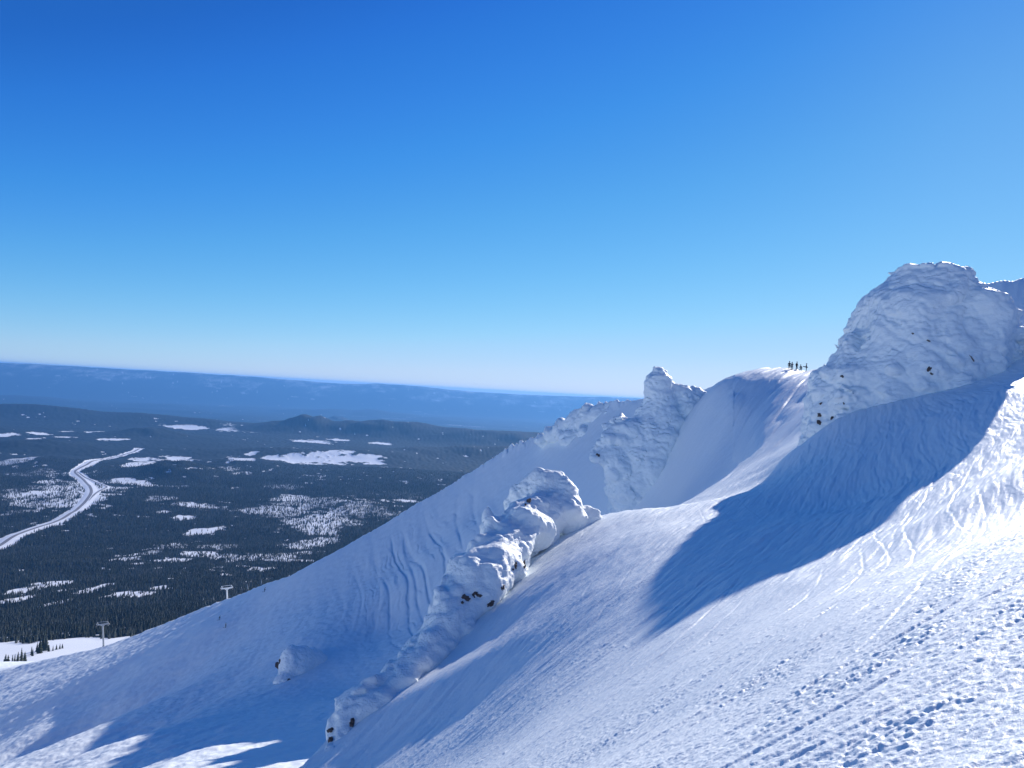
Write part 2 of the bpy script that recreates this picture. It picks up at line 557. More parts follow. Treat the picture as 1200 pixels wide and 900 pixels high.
def loft(P, rows, hd, n=2.5):
    """body with a given left and right edge at each level; rows (py, left px, right px, distance of its middle)"""
    up = lambda q: (q[0] * CR + q[2] * SR, q[2] * CR - q[0] * SR)      # along and across the crag's own level lines
    zz, xc, hw, yc = [], [], [], []
    for (py, l, r, d) in rows:
        a = up(at(l, py, d)); b = up(at(r, py, d))
        zz.append((a[1] + b[1]) / 2); xc.append((a[0] + b[0]) / 2); hw.append((b[0] - a[0]) / 2); yc.append(d)
    o = np.argsort(zz); zz = np.array(zz)[o]
    x, z = up(P)
    XC = np.interp(z, zz, np.array(xc)[o]); HW = np.interp(z, zz, np.array(hw)[o]); YC = np.interp(z, zz, np.array(yc)[o])
    HD = np.minimum(hd, HW * .9 + 0.06 * hd)
    d = ((np.abs(x - XC) / HW) ** n + (np.abs(P[1] - YC) / HD) ** n) ** (1 / n) - 1
    d = d * np.minimum(HW, HD)
    return np.maximum(d, z - zz[-1])


def bounds(bl, pad):
    lo = np.min([np.array(c) - np.array(r) for c, r in bl], 0) - pad; hi = np.max([np.array(c) + np.array(r) for c, r in bl], 0) + pad
    return tuple(lo), tuple(hi)


def sdf_mesh(fn, lo, hi, h, boxes=None):
    """evaluate fn on a grid (only inside the given boxes) and mesh its zero level"""
    g = [np.arange(lo[i], hi[i] + h, h) for i in range(3)]
    P = np.meshgrid(*g, indexing='ij')
    f = np.full(P[0].shape, 9.0)
    if boxes is None:
        m = np.ones(P[0].shape, bool)
    else:
        m = np.zeros(P[0].shape, bool)
        for (c, r) in boxes:
            sl = tuple(slice(max(0, int((c[i] - r[i] - 2.0 - lo[i]) / h)), max(0, int((c[i] + r[i] + 2.0 - lo[i]) / h) + 1)) for i in range(3))
            m[sl] = True
    f[m] = fn([q[m] for q in P])
    f[0] = f[-1] = 1; f[:, 0] = f[:, -1] = 1; f[:, :, 0] = f[:, :, -1] = 1
    return surface_nets(f, np.array(lo), h)


def rime_noise(P, d, s=1.0, amp=1.0, seed=0):
    """bulges, feathered lips and fine frost, added to a signed distance d"""
    d0 = d
    m = np.abs(d) < 2.4 * s * amp
    x, y, z = [p[m] / s for p in P]
    w = noise3(x / 5, y / 5, z / 5, seed + 1); w2 = noise3(x / 2.2, y / 2.2, z / 2.2, seed + 6)
    a = 0.75 * noise3(x / 4.6 + w, y / 4.6, z / 5.5, seed + 2)
    b = 1.15 * np.abs(noise3(x / 2.7 + .5 * w, y / 2.7, z / 2.5 + .6 * w, seed + 3)) - .3
    c = 0.50 * np.abs(noise3(x / 1.15 + .5 * w2, y / 1.15, z / 0.95 + .5 * w2, seed + 4)) - .1
    e = 0.22 * (0.4 - np.abs(noise3(x / 1.5 + .6 * w2, y / 1.5, z / 0.55 + w2, seed + 7)) * 1.6)
    d = 0.19 * noise3(x / 0.42, y / 0.42, z / 0.36, seed + 5) + .06 * noise3(x / .2, y / .2, z / .2, seed + 8)
    out = d0.copy(); out[m] -= amp * s * (a + b + c + d + e)
    return out


def crag(name, fn, lo, hi, h, label, rocks=(), seed=0, group=None, boxes=None, lumps=3):
    P, Q = sdf_mesh(fn, lo, hi, h, boxes)
    me = mesh_from(name, P, Q, M_RIME)
    o = link(name, me, label=label, category='rock crag')
    if group:
        o['group'] = group
    tree = BVHTree.FromPolygons([tuple(p) for p in P], [tuple(q) for q in Q])
    rnd = np.random.default_rng(seed + 77)
    for (px, py, w, hh) in rocks:
        u, v = ray(px, py)
        dv = Vector((u, 1, v)).normalized()
        hit, nrm, fi, dist = tree.ray_cast(Vector((0, 0, 0)), dv)
        if hit is None:
            continue
        m = dist / F
        for q in range(lumps):
            bm = bmesh.new()
            bmesh.ops.create_icosphere(bm, subdivisions=3, radius=1.0)
            co = np.array([vv.co for vv in bm.verts])
            fs = np.array([[vv.index for vv in f.verts] for f in bm.faces])
            bm.free()
            off = rnd.uniform(0, 50, 3)
            n1 = noise3(co[:, 0] * 1.5 + off[0], co[:, 1] * 1.5 + off[1], co[:, 2] * 1.5 + off[2], 3)
            n2 = noise3(co[:, 0] * 4 + off[0], co[:, 1] * 4, co[:, 2] * 4, 4)
            co = co * (1 + 0.8 * n1 + 0.45 * n2)[:, None]
            sz = rnd.uniform(.2, .42) if q else .42
            co = co * np.array([w * m * sz, 0.16 * min(w, hh) * m + 0.06, hh * m * sz])
            a = rnd.uniform(-.8, .8)
            ca, sa = math.cos(a), math.sin(a)
            co = np.c_[co[:, 0] * ca - co[:, 2] * sa, co[:, 1], co[:, 0] * sa + co[:, 2] * ca]
            pq = np.array(hit) if q == 0 else None
            if q:
                uu, vv_ = ray(px + rnd.uniform(-.7, .7) * w, py + rnd.uniform(-.7, .7) * hh)
                h2 = tree.ray_cast(Vector((0, 0, 0)), Vector((uu, 1, vv_)).normalized())[0]
                if h2 is None or abs(h2.y - hit.y) > 3:
                    continue
                pq = np.array(h2)
            rm = mesh_from('exposed_rock', co, fs, M_ROCK, smooth=False)
            link('exposed_rock', rm, o, Vector(pq))
    return o


def blob(px, py, d, rx, rz, dy=1.2):
    c = at(px, py, d); m = d / F
    return c, (rx * m, rx * m * dy, rz * m)


# --- the big flat-topped buttress
B_ROWS = [(320, 1051, 1120, 0), (325, 1045, 1124, 0), (333, 1036, 1128, 0), (344, 1022, 1136, 0), (354, 1014, 1150, 0), (372, 1007, 1163, 0),
          (397, 1001, 1166, 0), (420, 988, 1167, 0), (436, 970, 1168, 0), (460, 961, 1168, 0), (495, 953, 1166, 0), (560, 945, 1158, 0)]
B_ROWS = [(p, l, r, 82.5) for (p, l, r, d) in B_ROWS]


def f_buttress(P):
    x0 = (P[0] - 39) / 9
    Q = [P[0], P[1] + 1.9 * x0, P[2]]
    d = loft(Q, B_ROWS, 7.2, 2.4)
    x, y, z = P
    d = smin(d, ell(P, *blob(1000, 408, 82.5, 13, 22)), 1.0)
    # flutes that run down the lower face, deep hollow under the summit
    col = noise3(x / 2.7, y / 2.7, z / 12, 91)
    d = d - 0.85 * col * sstep(14, 5, z)
    d = d + 1.1 * np.exp(-(((x - 44.5) / 3.0) ** 2 + ((z - 10.5) / 2.6) ** 2))
    return rime_noise(P, d, 1.05, 0.72, 100)


crag('rime_buttress', f_buttress, (27, 68, -11), (57, 98, 21), 0.125,
     'broad flat-topped rime-coated rock buttress, the tallest crag, beside the upper right slope',
     [(1089, 432, 6, 5), (1092, 438, 4, 2), (1089, 400, 6, 1.6), (1070, 391, 4, 1.6), (1139, 420, 1.3, 8), (987, 441, 4, 3), (961, 486, 6, 5), (960, 495, 7, 6), (962, 473, 4, 3), (975, 491, 3, 6), (989, 473, 3, 2)], 1, lumps=1)

# --- the spire in the middle
T_ROWS = [(435, 770, 781), (441, 761, 785), (452, 757, 787), (466, 755, 791), (478, 748, 797), (492, 740, 800), (510, 728, 803), (530, 717, 806),
          (550, 713, 806), (570, 712, 795), (592, 712, 780), (625, 708, 780)]
T_ROWS = [(p, l, r, 187) for (p, l, r) in T_ROWS]


def f_spire(P):
    w1 = noise3(P[0] / 5, P[1] / 5, P[2] / 5, 211); w3 = noise3(P[0] / 5, P[1] / 5, P[2] / 5, 213)
    W = [P[0] + 1.6 * w1, P[1], P[2] + 1.6 * w3]
    d = loft(P, T_ROWS, 8.5, 2.2)
    for b in [blob(703, 533, 183, 9, 9), blob(697, 538, 182, 6, 5), blob(712, 522, 184, 11, 13), blob(720, 508, 185, 10, 12), blob(725, 490, 186, 6, 9), blob(735, 510, 184, 13, 20), blob(722, 540, 183, 13, 22), blob(796, 468, 188, 6, 14), blob(813, 467, 188, 9, 11), blob(803, 482, 187, 14, 22), blob(816, 484, 188, 13, 16),
              blob(817, 485, 188, 9, 14), blob(715, 510, 186, 7, 12)]:
        d = smin(d, ell(W, *b), 2.2)
    return rime_noise(P, d, 1.6, 0.68, 200)


crag('rime_spire', f_spire, (14, 172, -36), (54, 202, 13), 0.26,
     'narrow upright rime-covered rock spire rising from the shaded hollow in the middle of the ridge',
     [(700, 533, 4, 3)], 2)

# --- low outcrop on the skyline left of the spire
O_BL = [blob(634, 516, 267, 9, 7), blob(648, 510, 263, 11, 10), blob(661, 504, 259, 12, 13), blob(674, 497, 255, 13, 17), blob(688, 492, 251, 13, 18),
        blob(703, 491, 247, 13, 17), blob(717, 486, 243, 10, 12), blob(668, 513, 253, 14, 10), blob(690, 508, 247, 14, 12)]


def f_outcrop(P):
    d = 1e3
    for b in O_BL:
        d = smin(d, ell(P, *b), 1.2)
    return rime_noise(P, d, 1.8, 0.62, 300)


crag('rime_outcrop', f_outcrop, *bounds(O_BL, 4), 0.36,
     'low lumpy rime-coated outcrop along the ridge crest left of the spire', [], 3, None, O_BL)

# --- the long rib that runs down in front of the bowl
R_BL = [
    blob(629, 562, 65.1, 13, 17), blob(645, 568, 64.49, 14, 18), blob(660, 580, 63.91, 11, 14), blob(672, 598, 63.46, 10, 10), blob(612, 575, 65.74, 13, 18), blob(640, 592, 64.68, 22, 26),
    blob(600, 592, 66.2, 14, 22), blob(615, 615, 61.14, 20, 28), blob(568, 606, 59, 9, 14), blob(572, 630, 57.25, 18, 26), blob(595, 645, 57.47, 18, 30),
    blob(556, 645, 55.15, 13, 22), blob(537, 655, 53.51, 9, 12), blob(535, 675, 52.51, 14, 22), blob(560, 675, 53.41, 20, 26), blob(582, 680, 54.23, 12, 22),
    blob(523, 695, 51.37, 11, 22), blob(545, 705, 51.59, 18, 24), blob(512, 720, 49.99, 9, 18), blob(530, 730, 50.14, 16, 22), blob(500, 745, 48.6, 15, 18),
    blob(484, 757, 47.51, 12, 16), blob(505, 765, 47.94, 15, 18), blob(472, 776, 46.28, 11, 16), blob(485, 790, 46.16, 14, 16), blob(452, 788, 44.96, 12, 14), blob(430, 792, 44.28, 10, 12),
    blob(460, 808, 44.68, 16, 16), blob(420, 812, 43.48, 13, 15), blob(440, 832, 43.56, 15, 15), blob(405, 828, 42.97, 12, 16), blob(418, 850, 42.9, 14, 14),
    blob(393, 850, 42.57, 9, 14), blob(400, 868, 42.02, 12, 14), blob(385, 875, 41.4, 8, 14), blob(380, 890, 40.7, 9, 10),
]


R_SP = [(689, 616, 65, 21), (650, 600, 64.3, 30), (614, 622, 60, 32), (588, 656, 55.5, 33), (564, 686, 52.3, 32), (537, 724, 50, 28), (505, 766, 47.3, 24), (472, 804, 44.5, 22), (442, 832, 43, 20), (408, 858, 42, 16), (386, 896, 40, 10)]
R_SP = [(at(a, b, d), r * d / F) for (a, b, d, r) in R_SP]


def capsule(P, a, b):
    (p, ra), (q, rb) = a, b
    v = q - p
    t = np.clip(((P[0] - p[0]) * v[0] + (P[1] - p[1]) * v[1] + (P[2] - p[2]) * v[2]) / (v @ v), 0, 1)
    return np.sqrt((P[0] - p[0] - t * v[0]) ** 2 + (P[1] - p[1] - t * v[1]) ** 2 + (P[2] - p[2] - t * v[2]) ** 2) - (ra + (rb - ra) * t)


def f_rib(P):
    w1 = noise3(P[0] / 2.2, P[1] / 2.2, P[2] / 2.2, 411); w2 = noise3(P[0] / 2.2, P[1] / 2.2, P[2] / 2.2, 412); w3 = noise3(P[0] / 1.8, P[1] / 1.8, P[2] / 1.8, 413)
    W = [P[0] + .6 * w1, P[1] + .6 * w2, P[2] + .6 * w3]
    d = 1e3
    for b in R_BL:
        d = smin(d, ell(W, *b), 1.3)
    for (a, b) in zip(R_SP[:-1], R_SP[1:]):
        d = smin(d, capsule(W, a, b), 1.0)
    d = d + .3
    return rime_noise(P, d, 0.62, 0.52, 400)


crag('rime_rib', f_rib, *bounds(R_BL + [(p, (r, r, r)) for (p, r) in R_SP], 2.5), 0.12,
     'long rime-coated rock rib stepping down in front of the shaded bowl',
     [(619, 588, 5, 6), (547, 702, 8, 7), (561, 697, 10, 4), (575, 708, 9, 5), (604, 664, 4, 7), (614, 660, 3, 7), (590, 689, 3, 5), (389, 855, 8, 4), (387, 868, 4, 8), (413, 845, 5, 6)], 4, None, R_BL + [((p + q) / 2, np.abs(p - q) / 2 + max(ra, rb)) for ((p, ra), (q, rb)) in zip(R_SP[:-1], R_SP[1:])])


# --- small rock half buried in the bowl
def f_knob(P):
    d = 1e3
    for b in [blob(341, 782, 214, 14, 25), blob(352, 780, 216, 16, 22), blob(335, 797, 211, 13, 10), blob(365, 775, 220, 18, 14)]:
        d = smin(d, ell(P, *b), 1.0)
    return rime_noise(P, d, 1.0, 0.5, 500)


crag('rime_boulder', f_knob, (-67, 200, -93), (-41, 234, -68), 0.22,
     'small rounded rime-covered rock standing alone in the lower shaded bowl',
     [(326, 780, 5, 10), (338, 799, 8, 5), (323, 789, 3, 6), (342, 803, 4, 3)], 5)

HAZE_COL = (.16, .47, 1.0, 1)
HAZE_D = 2.5e-5
HAZE_G = 0.3

# ------------------------------------------------------------------ the valley: one sheet from the foot of the mountain to the horizon
VP = [(840, 700), (800, 850), (785, 950), (773, 1100), (760, 1240), (745, 1420), (733, 1650), (715, 2000), (690, 2500), (640, 3500), (600, 4400), (550, 6300), (520, 8500), (500, 11000)]
V_R = [330.0] + [float(d) * math.hypot(1, float(ray(90, p)[0])) for (p, d) in VP]
V_Z = [-190.0] + [float(at(90, p, d)[2]) for (p, d) in VP]
zplain = V_Z[-1]
V_R += [14500, 15500, 17500, 34000, 60000]; V_Z += [zplain + 15, zplain - 60, -1215, -1255, -1300]
V_R = np.array(V_R); V_Z = np.array(V_Z)


def v_dist(px, py):
    """distance of the valley floor seen at a picture row"""
    d = np.exp(np.linspace(math.log(700), math.log(13000), 600))
    u, v = ray(px, py)
    return float(d[np.argmin(np.abs(np.interp(d * math.hypot(1, float(u)), V_R, V_Z) - v * d))])


# buttes and swells: (picture x, distance, height, half width m, depth m)
HILLS = [(365, 12500, 130, 380, 500), (330, 12300, 110, 500, 500), (390, 12400, 120, 500, 400), (470, 12800, 150, 900, 500), (440, 12300, 120, 500, 400), (520, 12500, 120, 1200, 600), (590, 12000, 130, 900, 600),
         (240, 12700, 70, 1300, 600), (120, 12600, 90, 1600, 700), (0, 12300, 110, 1500, 700), (-120, 12300, 140, 1500, 700), (700, 12300, 160, 1500, 700), (610, 9500, 90, 900, 600),
         (213, 6300, 110, 300, 300), (180, 9800, 90, 420, 380), (40, 7600, 70, 500, 500), (70, 6600, 50, 350, 350), (290, 7300, 60, 350, 300), (540, 9300, 70, 900, 500), (440, 8600, 60, 700, 400),
         (330, 8300, 60, 500, 400), (-20, 9200, 60, 700, 500), (480, 7000, 40, 700, 500), (420, 5200, 30, 350, 350), (90, 3000, 16, 160, 160), (220, 2600, 18, 160, 160), (400, 21500, 210, 420, 800), (370, 21000, 70, 900, 900), (200, 24000, 70, 2600, 900), (520, 27000, 80, 1500, 900)]
HILLS = [(float(ray(p, 430)[0]) * d, d, h, a, b) for (p, d, h, a, b) in HILLS]
# the skyline far away
FAR_PX = np.array([-600, -200, 0, 50, 100, 150, 200, 250, 300, 350, 400, 430, 450, 470, 500, 540, 580, 620, 680, 740, 900, 1300])
FAR_PY = np.array([434, 427, 425.5, 425, 427, 430.5, 434.5, 438.5, 442, 446, 450, 450, 449.5, 451, 454, 458, 461, 463, 465, 466, 467, 468])


def valley_z(x, y):
    r = np.hypot(x, y)
    th = np.arctan2(x, y)
    z = np.interp(r, V_R, V_Z)
    z = z + 9 * fbm2(x / 900, y / 900, 3, 71) * sstep(1200, 3500, r) + 2.5 * noise2(x / 170, y / 170, 72) * sstep(900, 1500, r)
    z = z + 38 * np.maximum(0, fbm2(x / 3600, y / 3600, 3, 76) - .05) * sstep(5000, 9000, r) * sstep(16000, 12000, r)
    z = z + 60 * np.maximum(0, fbm2(x / 6500, y / 6500, 3, 79) - .1) * sstep(17500, 20000, r)
    for (hx, hy, h, a, b) in HILLS:
        e = ((x - hx) / a) ** 2 + ((y - hy) / b) ** 2
        m = e < 9
        if m.any():
            z = z + np.where(m, h * np.exp(-np.minimum(e, 9)), 0) * (1 + .25 * noise2(x / (a * .5), y / (a * .5), 73))
    px = 600 + F * (np.tan(np.clip(th, -0.9, 0.9)) * CR)
    # far highland that fills the skyline
    ztop = np.minimum(np.array(ray(px, np.interp(px, FAR_PX, FAR_PY))[1]) * 42000, 36) + 20 * fbm2(px / 34, 0 * px, 4, 74)
    g = sstep(35500, 42000, r) * sstep(54000, 45000, r)
    hi = -1255 + (ztop + 1255) * g * (1 + 0.0)
    z = np.where(r > 35500, np.maximum(hi, z), z)
    # a lower range in front of it
    z2 = 230 * np.maximum(0, 0.3 + fbm2(x / 4200, y / 9000, 3, 75)) * np.exp(-((r - 30500) / 1800) ** 2)
    z3 = 120 * np.maximum(0, 0.2 + fbm2(x / 3200, y / 9000, 3, 78)) * np.exp(-((r - 23500) / 1300) ** 2)
    return z + z2 + z3


# snowy clearings: (picture x, y, half width px, half height px, how open)
CLEAR = [(185, 499, 27, 1.6, 1), (218, 502, 25, 2.0, 1), (165, 497.5, 14, 1.2, 1), (115, 509, 14, 2.0, 1), (85, 508, 9, 1.5, 1), (45, 512, 13, 1.5, 1), (10, 514, 14, 2.5, 1), (33, 519, 8, 3, 1), (130, 519, 13, 2.2, 1), (78, 516, 10, 1.3, .8),
         (270, 504, 22, 4, .6), (310, 506, 24, 3, .7), (150, 548, 16, 4.5, .9), (178, 546, 25, 5, .95), (200, 540, 28, 4.5, .95), (155, 566, 22, 3.6, 1), (172, 568, 14, 1.6, 1), (145, 563, 10, 2, 1), (265, 541, 12, 5, .95), (285, 544, 14, 3.2, .95), (297, 536, 6, 2, 1),
         (262, 553, 14, 7, .55), (275, 557, 7, 5, .55), (335, 530, 26, 4, 1), (310, 529, 8, 2.6, .9), (352, 542, 32, 4, 1), (398, 541, 44, 4.5, .95), (425, 543, 20, 3, .95), (320, 541, 14, 4, .8), (368, 518, 24, 2.6, 1), (400, 516, 12, 2, .8), (410, 508, 9, 2, .8), (448, 520, 12, 1.8, 1), (460, 511, 5, 2, .5),
         (530, 521, 7, 1.6, .9), (548, 510, 9, 1.2, .9), (570, 523, 14, 2.2, .8), (585, 526, 10, 1.6, .9), (540, 534, 16, 3, .35), (600, 497, 12, 1, .9), (470, 588, 16, 1.6, 1), (455, 590, 10, 1.2, 1), (480, 538, 30, 3, .25),
         # thinly wooded ground
         (80, 575, 40, 16, .62), (60, 590, 30, 12, .5), (95, 590, 18, 14, .85), (25, 575, 30, 10, .5), (60, 555, 35, 8, .35), (20, 600, 22, 8, .45), (10, 545, 20, 5, .5), (60, 565, 18, 4, .7), (48, 578, 14, 3.5, .95),
         (240, 622, 13, 8, 1), (213, 607, 16, 6, .9), (195, 600, 12, 4, .7), (225, 593, 22, 5, .75), (190, 585, 14, 4, .5), (330, 600, 40, 12, .55), (340, 583, 20, 5, .65), (300, 600, 26, 6, .6), (375, 610, 45, 22, .6), (395, 590, 45, 10, .5), (360, 640, 30, 14, .75), (330, 570, 30, 5, .4),
         (420, 600, 50, 12, .45), (440, 580, 60, 8, .3), (270, 650, 18, 6, .6), (310, 650, 40, 12, .6), (250, 640, 30, 8, .5), (200, 655, 24, 5, .9), (235, 648, 22, 5, .8), (150, 655, 18, 6, .85), (165, 660, 14, 4, .9), (175, 648, 12, 4, .6), (210, 640, 20, 6, .5),
         (30, 692, 16, 8, .95), (22, 703, 10, 6, .9), (60, 685, 20, 6, .85), (75, 693, 12, 5, .7), (45, 685, 10, 3, 1), (110, 692, 16, 6, .85), (125, 688, 12, 3, .95), (140, 698, 14, 4, .9), (165, 697, 24, 4, .9), (185, 692, 10, 3, .9), (70, 705, 10, 5, .6), (100, 655, 20, 5, .25), (290, 690, 20, 4, .3)]
CW = []
for (px_, py_, a_, b_, k_) in CLEAR:
    d_ = v_dist(px_, py_); d1_ = v_dist(px_, py_ - b_); d2_ = v_dist(px_, py_ + b_)
    CW.append((float(ray(px_, py_)[0]) * d_, d_, a_ / F * d_ * 1.1, max(abs(d1_ - d2_) / 2, 30) * .85, k_))


def road_curve(P, n):
    """smooth line through picture points, laid on the valley floor"""
    P = np.array(P, float)
    D = np.array([v_dist(p[0], p[1]) for p in P]); Xw = ray(P[:, 0], P[:, 1])[0] * D
    t = np.arange(len(P)); tt = np.linspace(0, len(P) - 1, n)
    i = np.clip(tt.astype(int), 0, len(P) - 2); f = tt - i

    def cm(a):
        a = np.r_[2 * a[0] - a[1], a, 2 * a[-1] - a[-2]]
        p0, p1, p2, p3 = a[i], a[i + 1], a[i + 2], a[i + 3]
        return p1 + .5 * f * (p2 - p0 + f * (2 * p0 - 5 * p1 + 4 * p2 - p3 + f * (3 * (p1 - p2) + p3 - p0)))
    return np.c_[cm(Xw), cm(D)]


ROAD = road_curve([(-60, 668), (-20, 648), (0, 639), (29, 624), (67, 610), (92, 596), (106, 581), (105, 571), (97, 562), (88, 555), (92, 551), (102, 547), (125, 538), (143, 534.5), (156, 531.5), (163, 528)], 260)
LOOP = road_curve([(103, 588), (116, 577), (125, 571), (120, 567.5), (110, 564), (99, 559.5), (90, 554)], 70)
SIDE = road_curve([(127, 571), (150, 571), (185, 569.5), (220, 569)], 60)


def line_dist(x, y, line):
    out = np.full(x.shape, 1e9)
    lo = line.min(0) - 400; hi = line.max(0) + 400
    m = (x > lo[0]) & (x < hi[0]) & (y > lo[1]) & (y < hi[1])
    xs, ys = x[m], y[m]
    r = np.full(xs.shape, 1e9)
    for a, b in zip(line[:-1], line[1:]):
        v = b - a
        t = np.clip(((xs - a[0]) * v[0] + (ys - a[1]) * v[1]) / (v @ v), 0, 1)
        r = np.minimum(r, (xs - a[0] - t * v[0]) ** 2 + (ys - a[1] - t * v[1]) ** 2)
    out[m] = np.sqrt(r)
    return out


def open_mask(x, y):
    """0 closed forest .. 1 open snow"""
    r = np.hypot(x, y)
    wob = fbm2(x / 260, y / 260, 3, 81); wob2 = fbm2(x / 800, y / 800, 3, 85); wob3 = fbm2(x / 70, y / 80, 3, 87)
    o = np.zeros_like(x)
    for (cx, cy, a, b, k) in CW:
        e = np.sqrt(((x - cx) / a) ** 2 + ((y - cy) / b) ** 2)
        o = np.maximum(o, k * sstep(1.2, .55, e + .5 * wob + .4 * wob2 + .35 * wob3))
    for (hx, hy, hh, ha, hb) in HILLS:
        if hh >= 90 and hy < 13000:
            o = o * sstep(1.0, 1.7, np.hypot((x - hx) / ha, (y - hy) / hb))
    # small gaps everywhere
    g = fbm2(x / 90, y / 110, 3, 82) + .5 * fbm2(x / 700, y / 700, 2, 83)
    o = np.maximum(o, .75 * sstep(.62, .95, g - .22 * sstep(6500, 10000, r)))
    o = np.maximum(o, sstep(55, 38, line_dist(x, y, ROAD) + 14 * wob))
    o = np.maximum(o, sstep(34, 22, line_dist(x, y, LOOP) + 8 * wob))
    o = np.maximum(o, sstep(14, 8, line_dist(x, y, SIDE)))
    # snow on the highland along the skyline, long thin fields on the plain before it
    o = np.maximum(o, sstep(34000, 40000, r) * (.52 + .09 * fbm2(x / 1500, y / 2600, 5, 89, .65)))
    o = np.maximum(o, sstep(17000, 19000, r) * .6 * sstep(.5, .8, fbm2(x / 2600, y / 700, 3, 90)))
    o = o - .22 * sstep(15000, 18000, r)
    # the snow slope below the crest; ragged tree line
    tl_ = 1350 + 70 * wob + 40 * noise2(x / 60, y / 60, 84)
    o = np.maximum(o, sstep(tl_ + 40, tl_ - 20, np.where(y > 0, y, r)))
    o = np.maximum(o, sstep(.2, .45, noise2(x / 40, y / 55, 86)) * sstep(1700, 1380, y))
    return o


vth = np.r_[np.linspace(-math.pi, -.70, 60)[:-1], np.linspace(-.70, .16, 900), np.linspace(.16, math.pi, 90)[1:-1]]
vr = np.r_[np.exp(np.linspace(math.log(300), math.log(13500), 760)), np.exp(np.linspace(math.log(13600), math.log(58000), 260))]
TH2, R2 = np.meshgrid(vth, vr)
VX = R2 * np.sin(TH2); VY = R2 * np.cos(TH2)
VZ = valley_z(VX, VY)
VO = open_mask(VX, VY)
# canopy relief where the forest is too far off for single trees
can = sstep(6000, 7500, R2) * (1 - VO) * 9 * (1 + .6 * noise2(VX / 40, VY / 60, 88))
me = mesh_from('valley_floor', np.stack([VX, VY, VZ + can], -1).reshape(-1, 3), grid_faces(len(vr), len(vth), True)[:, ::-1], None)
att = me.attributes.new('open', 'FLOAT', 'POINT'); att.data.foreach_set('value', VO.ravel().astype(np.float32))

m, nt, p = new_mat('valley_ground'); L = nt.links.new
tcn = node(nt, 'ShaderNodeTexCoord')
an = node(nt, 'ShaderNodeAttribute'); an.attribute_name = 'open'
sp = node(nt, 'ShaderNodeTexNoise'); sp.inputs['Scale'].default_value = .022; sp.inputs['Detail'].default_value = 5; sp.inputs['Roughness'].default_value = .68
L(tcn.outputs['Object'], sp.inputs['Vector'])
sp2 = node(nt, 'ShaderNodeTexNoise'); sp2.inputs['Scale'].default_value = .0011; sp2.inputs['Detail'].default_value = 6; sp2.inputs['Roughness'].default_value = .6
mp = node(nt, 'ShaderNodeMapping'); mp.inputs['Scale'].default_value = (1, .5, 1); L(tcn.outputs['Object'], mp.inputs[0]); L(mp.outputs[0], sp2.inputs['Vector'])
a1 = node(nt, 'ShaderNodeMath'); a1.operation = 'MULTIPLY_ADD'; a1.inputs[1].default_value = .62; a1.inputs[2].default_value = -.31; L(sp.outputs['Fac'], a1.inputs[0])
a2 = node(nt, 'ShaderNodeMath'); a2.operation = 'ADD'; L(an.outputs['Fac'], a2.inputs[0]); L(a1.outputs[0], a2.inputs[1])
a3 = node(nt, 'ShaderNodeMath'); a3.operation = 'MULTIPLY_ADD'; a3.inputs[1].default_value = .55; a3.inputs[2].default_value = -.275; L(sp2.outputs['Fac'], a3.inputs[0])
a4 = node(nt, 'ShaderNodeMath'); a4.operation = 'ADD'; L(a2.outputs[0], a4.inputs[0]); L(a3.outputs[0], a4.inputs[1])
rp = node(nt, 'ShaderNodeValToRGB'); rp.color_ramp.elements[0].position = .30; rp.color_ramp.elements[1].position = .62
rp.color_ramp.elements[0].color = (0.016, 0.024, 0.026, 1); rp.color_ramp.elements[1].color = (.82, .84, .87, 1)
L(a4.outputs[0], rp.inputs[0]); L(rp.outputs[0], p.inputs['Base Color']); p.inputs['Roughness'].default_value = .8; p.inputs['Specular IOR Level'].default_value = .1
me.materials.append(m)
link('valley_floor', me, kind='structure')


# ------------------------------------------------------------------ the highway
def ribbon(name, line, offs, dz, mat, **props):
    t = np.gradient(line, axis=0); t /= np.linalg.norm(t, axis=1)[:, None]
    nrm = np.c_[t[:, 1], -t[:, 0]]
    rows = []
    for (o_, z_) in offs:
        q = line + nrm * o_
        rows.append(np.c_[q, np.maximum(valley_z(q[:, 0], q[:, 1]), valley_z(line[:, 0], line[:, 1]) - 2) + dz + z_])
    Vv = np.stack(rows, 1).reshape(-1, 3)
    return link(name, mesh_from(name, Vv, grid_faces(len(line), len(offs)), mat), **props)


M_VERGE = snow_mat('road_snow', (.84, .85, .88), .6, [((.05, .05, .05), 0, 4, 1.5)])
M_ASPH = simple_mat('road_lane', (.20, .19, .20), .8, 0, .35, .03)
ribbon('road_verge', ROAD, [(-44, -3), (-26, .6), (-12, 1.6), (12, 1.6), (26, .6), (44, -3)], 2.0, M_VERGE, kind='structure')
ribbon('road', ROAD, [(-9, 0), (9, 0)], 4.2, M_ASPH, kind='structure')
ribbon('road_verge', LOOP, [(-24, -3), (-10, 1.0), (10, 1.0), (24, -3)], 1.9, M_VERGE, kind='structure')
ribbon('road', LOOP, [(-6, 0), (6, 0)], 3.5, M_ASPH, kind='structure')

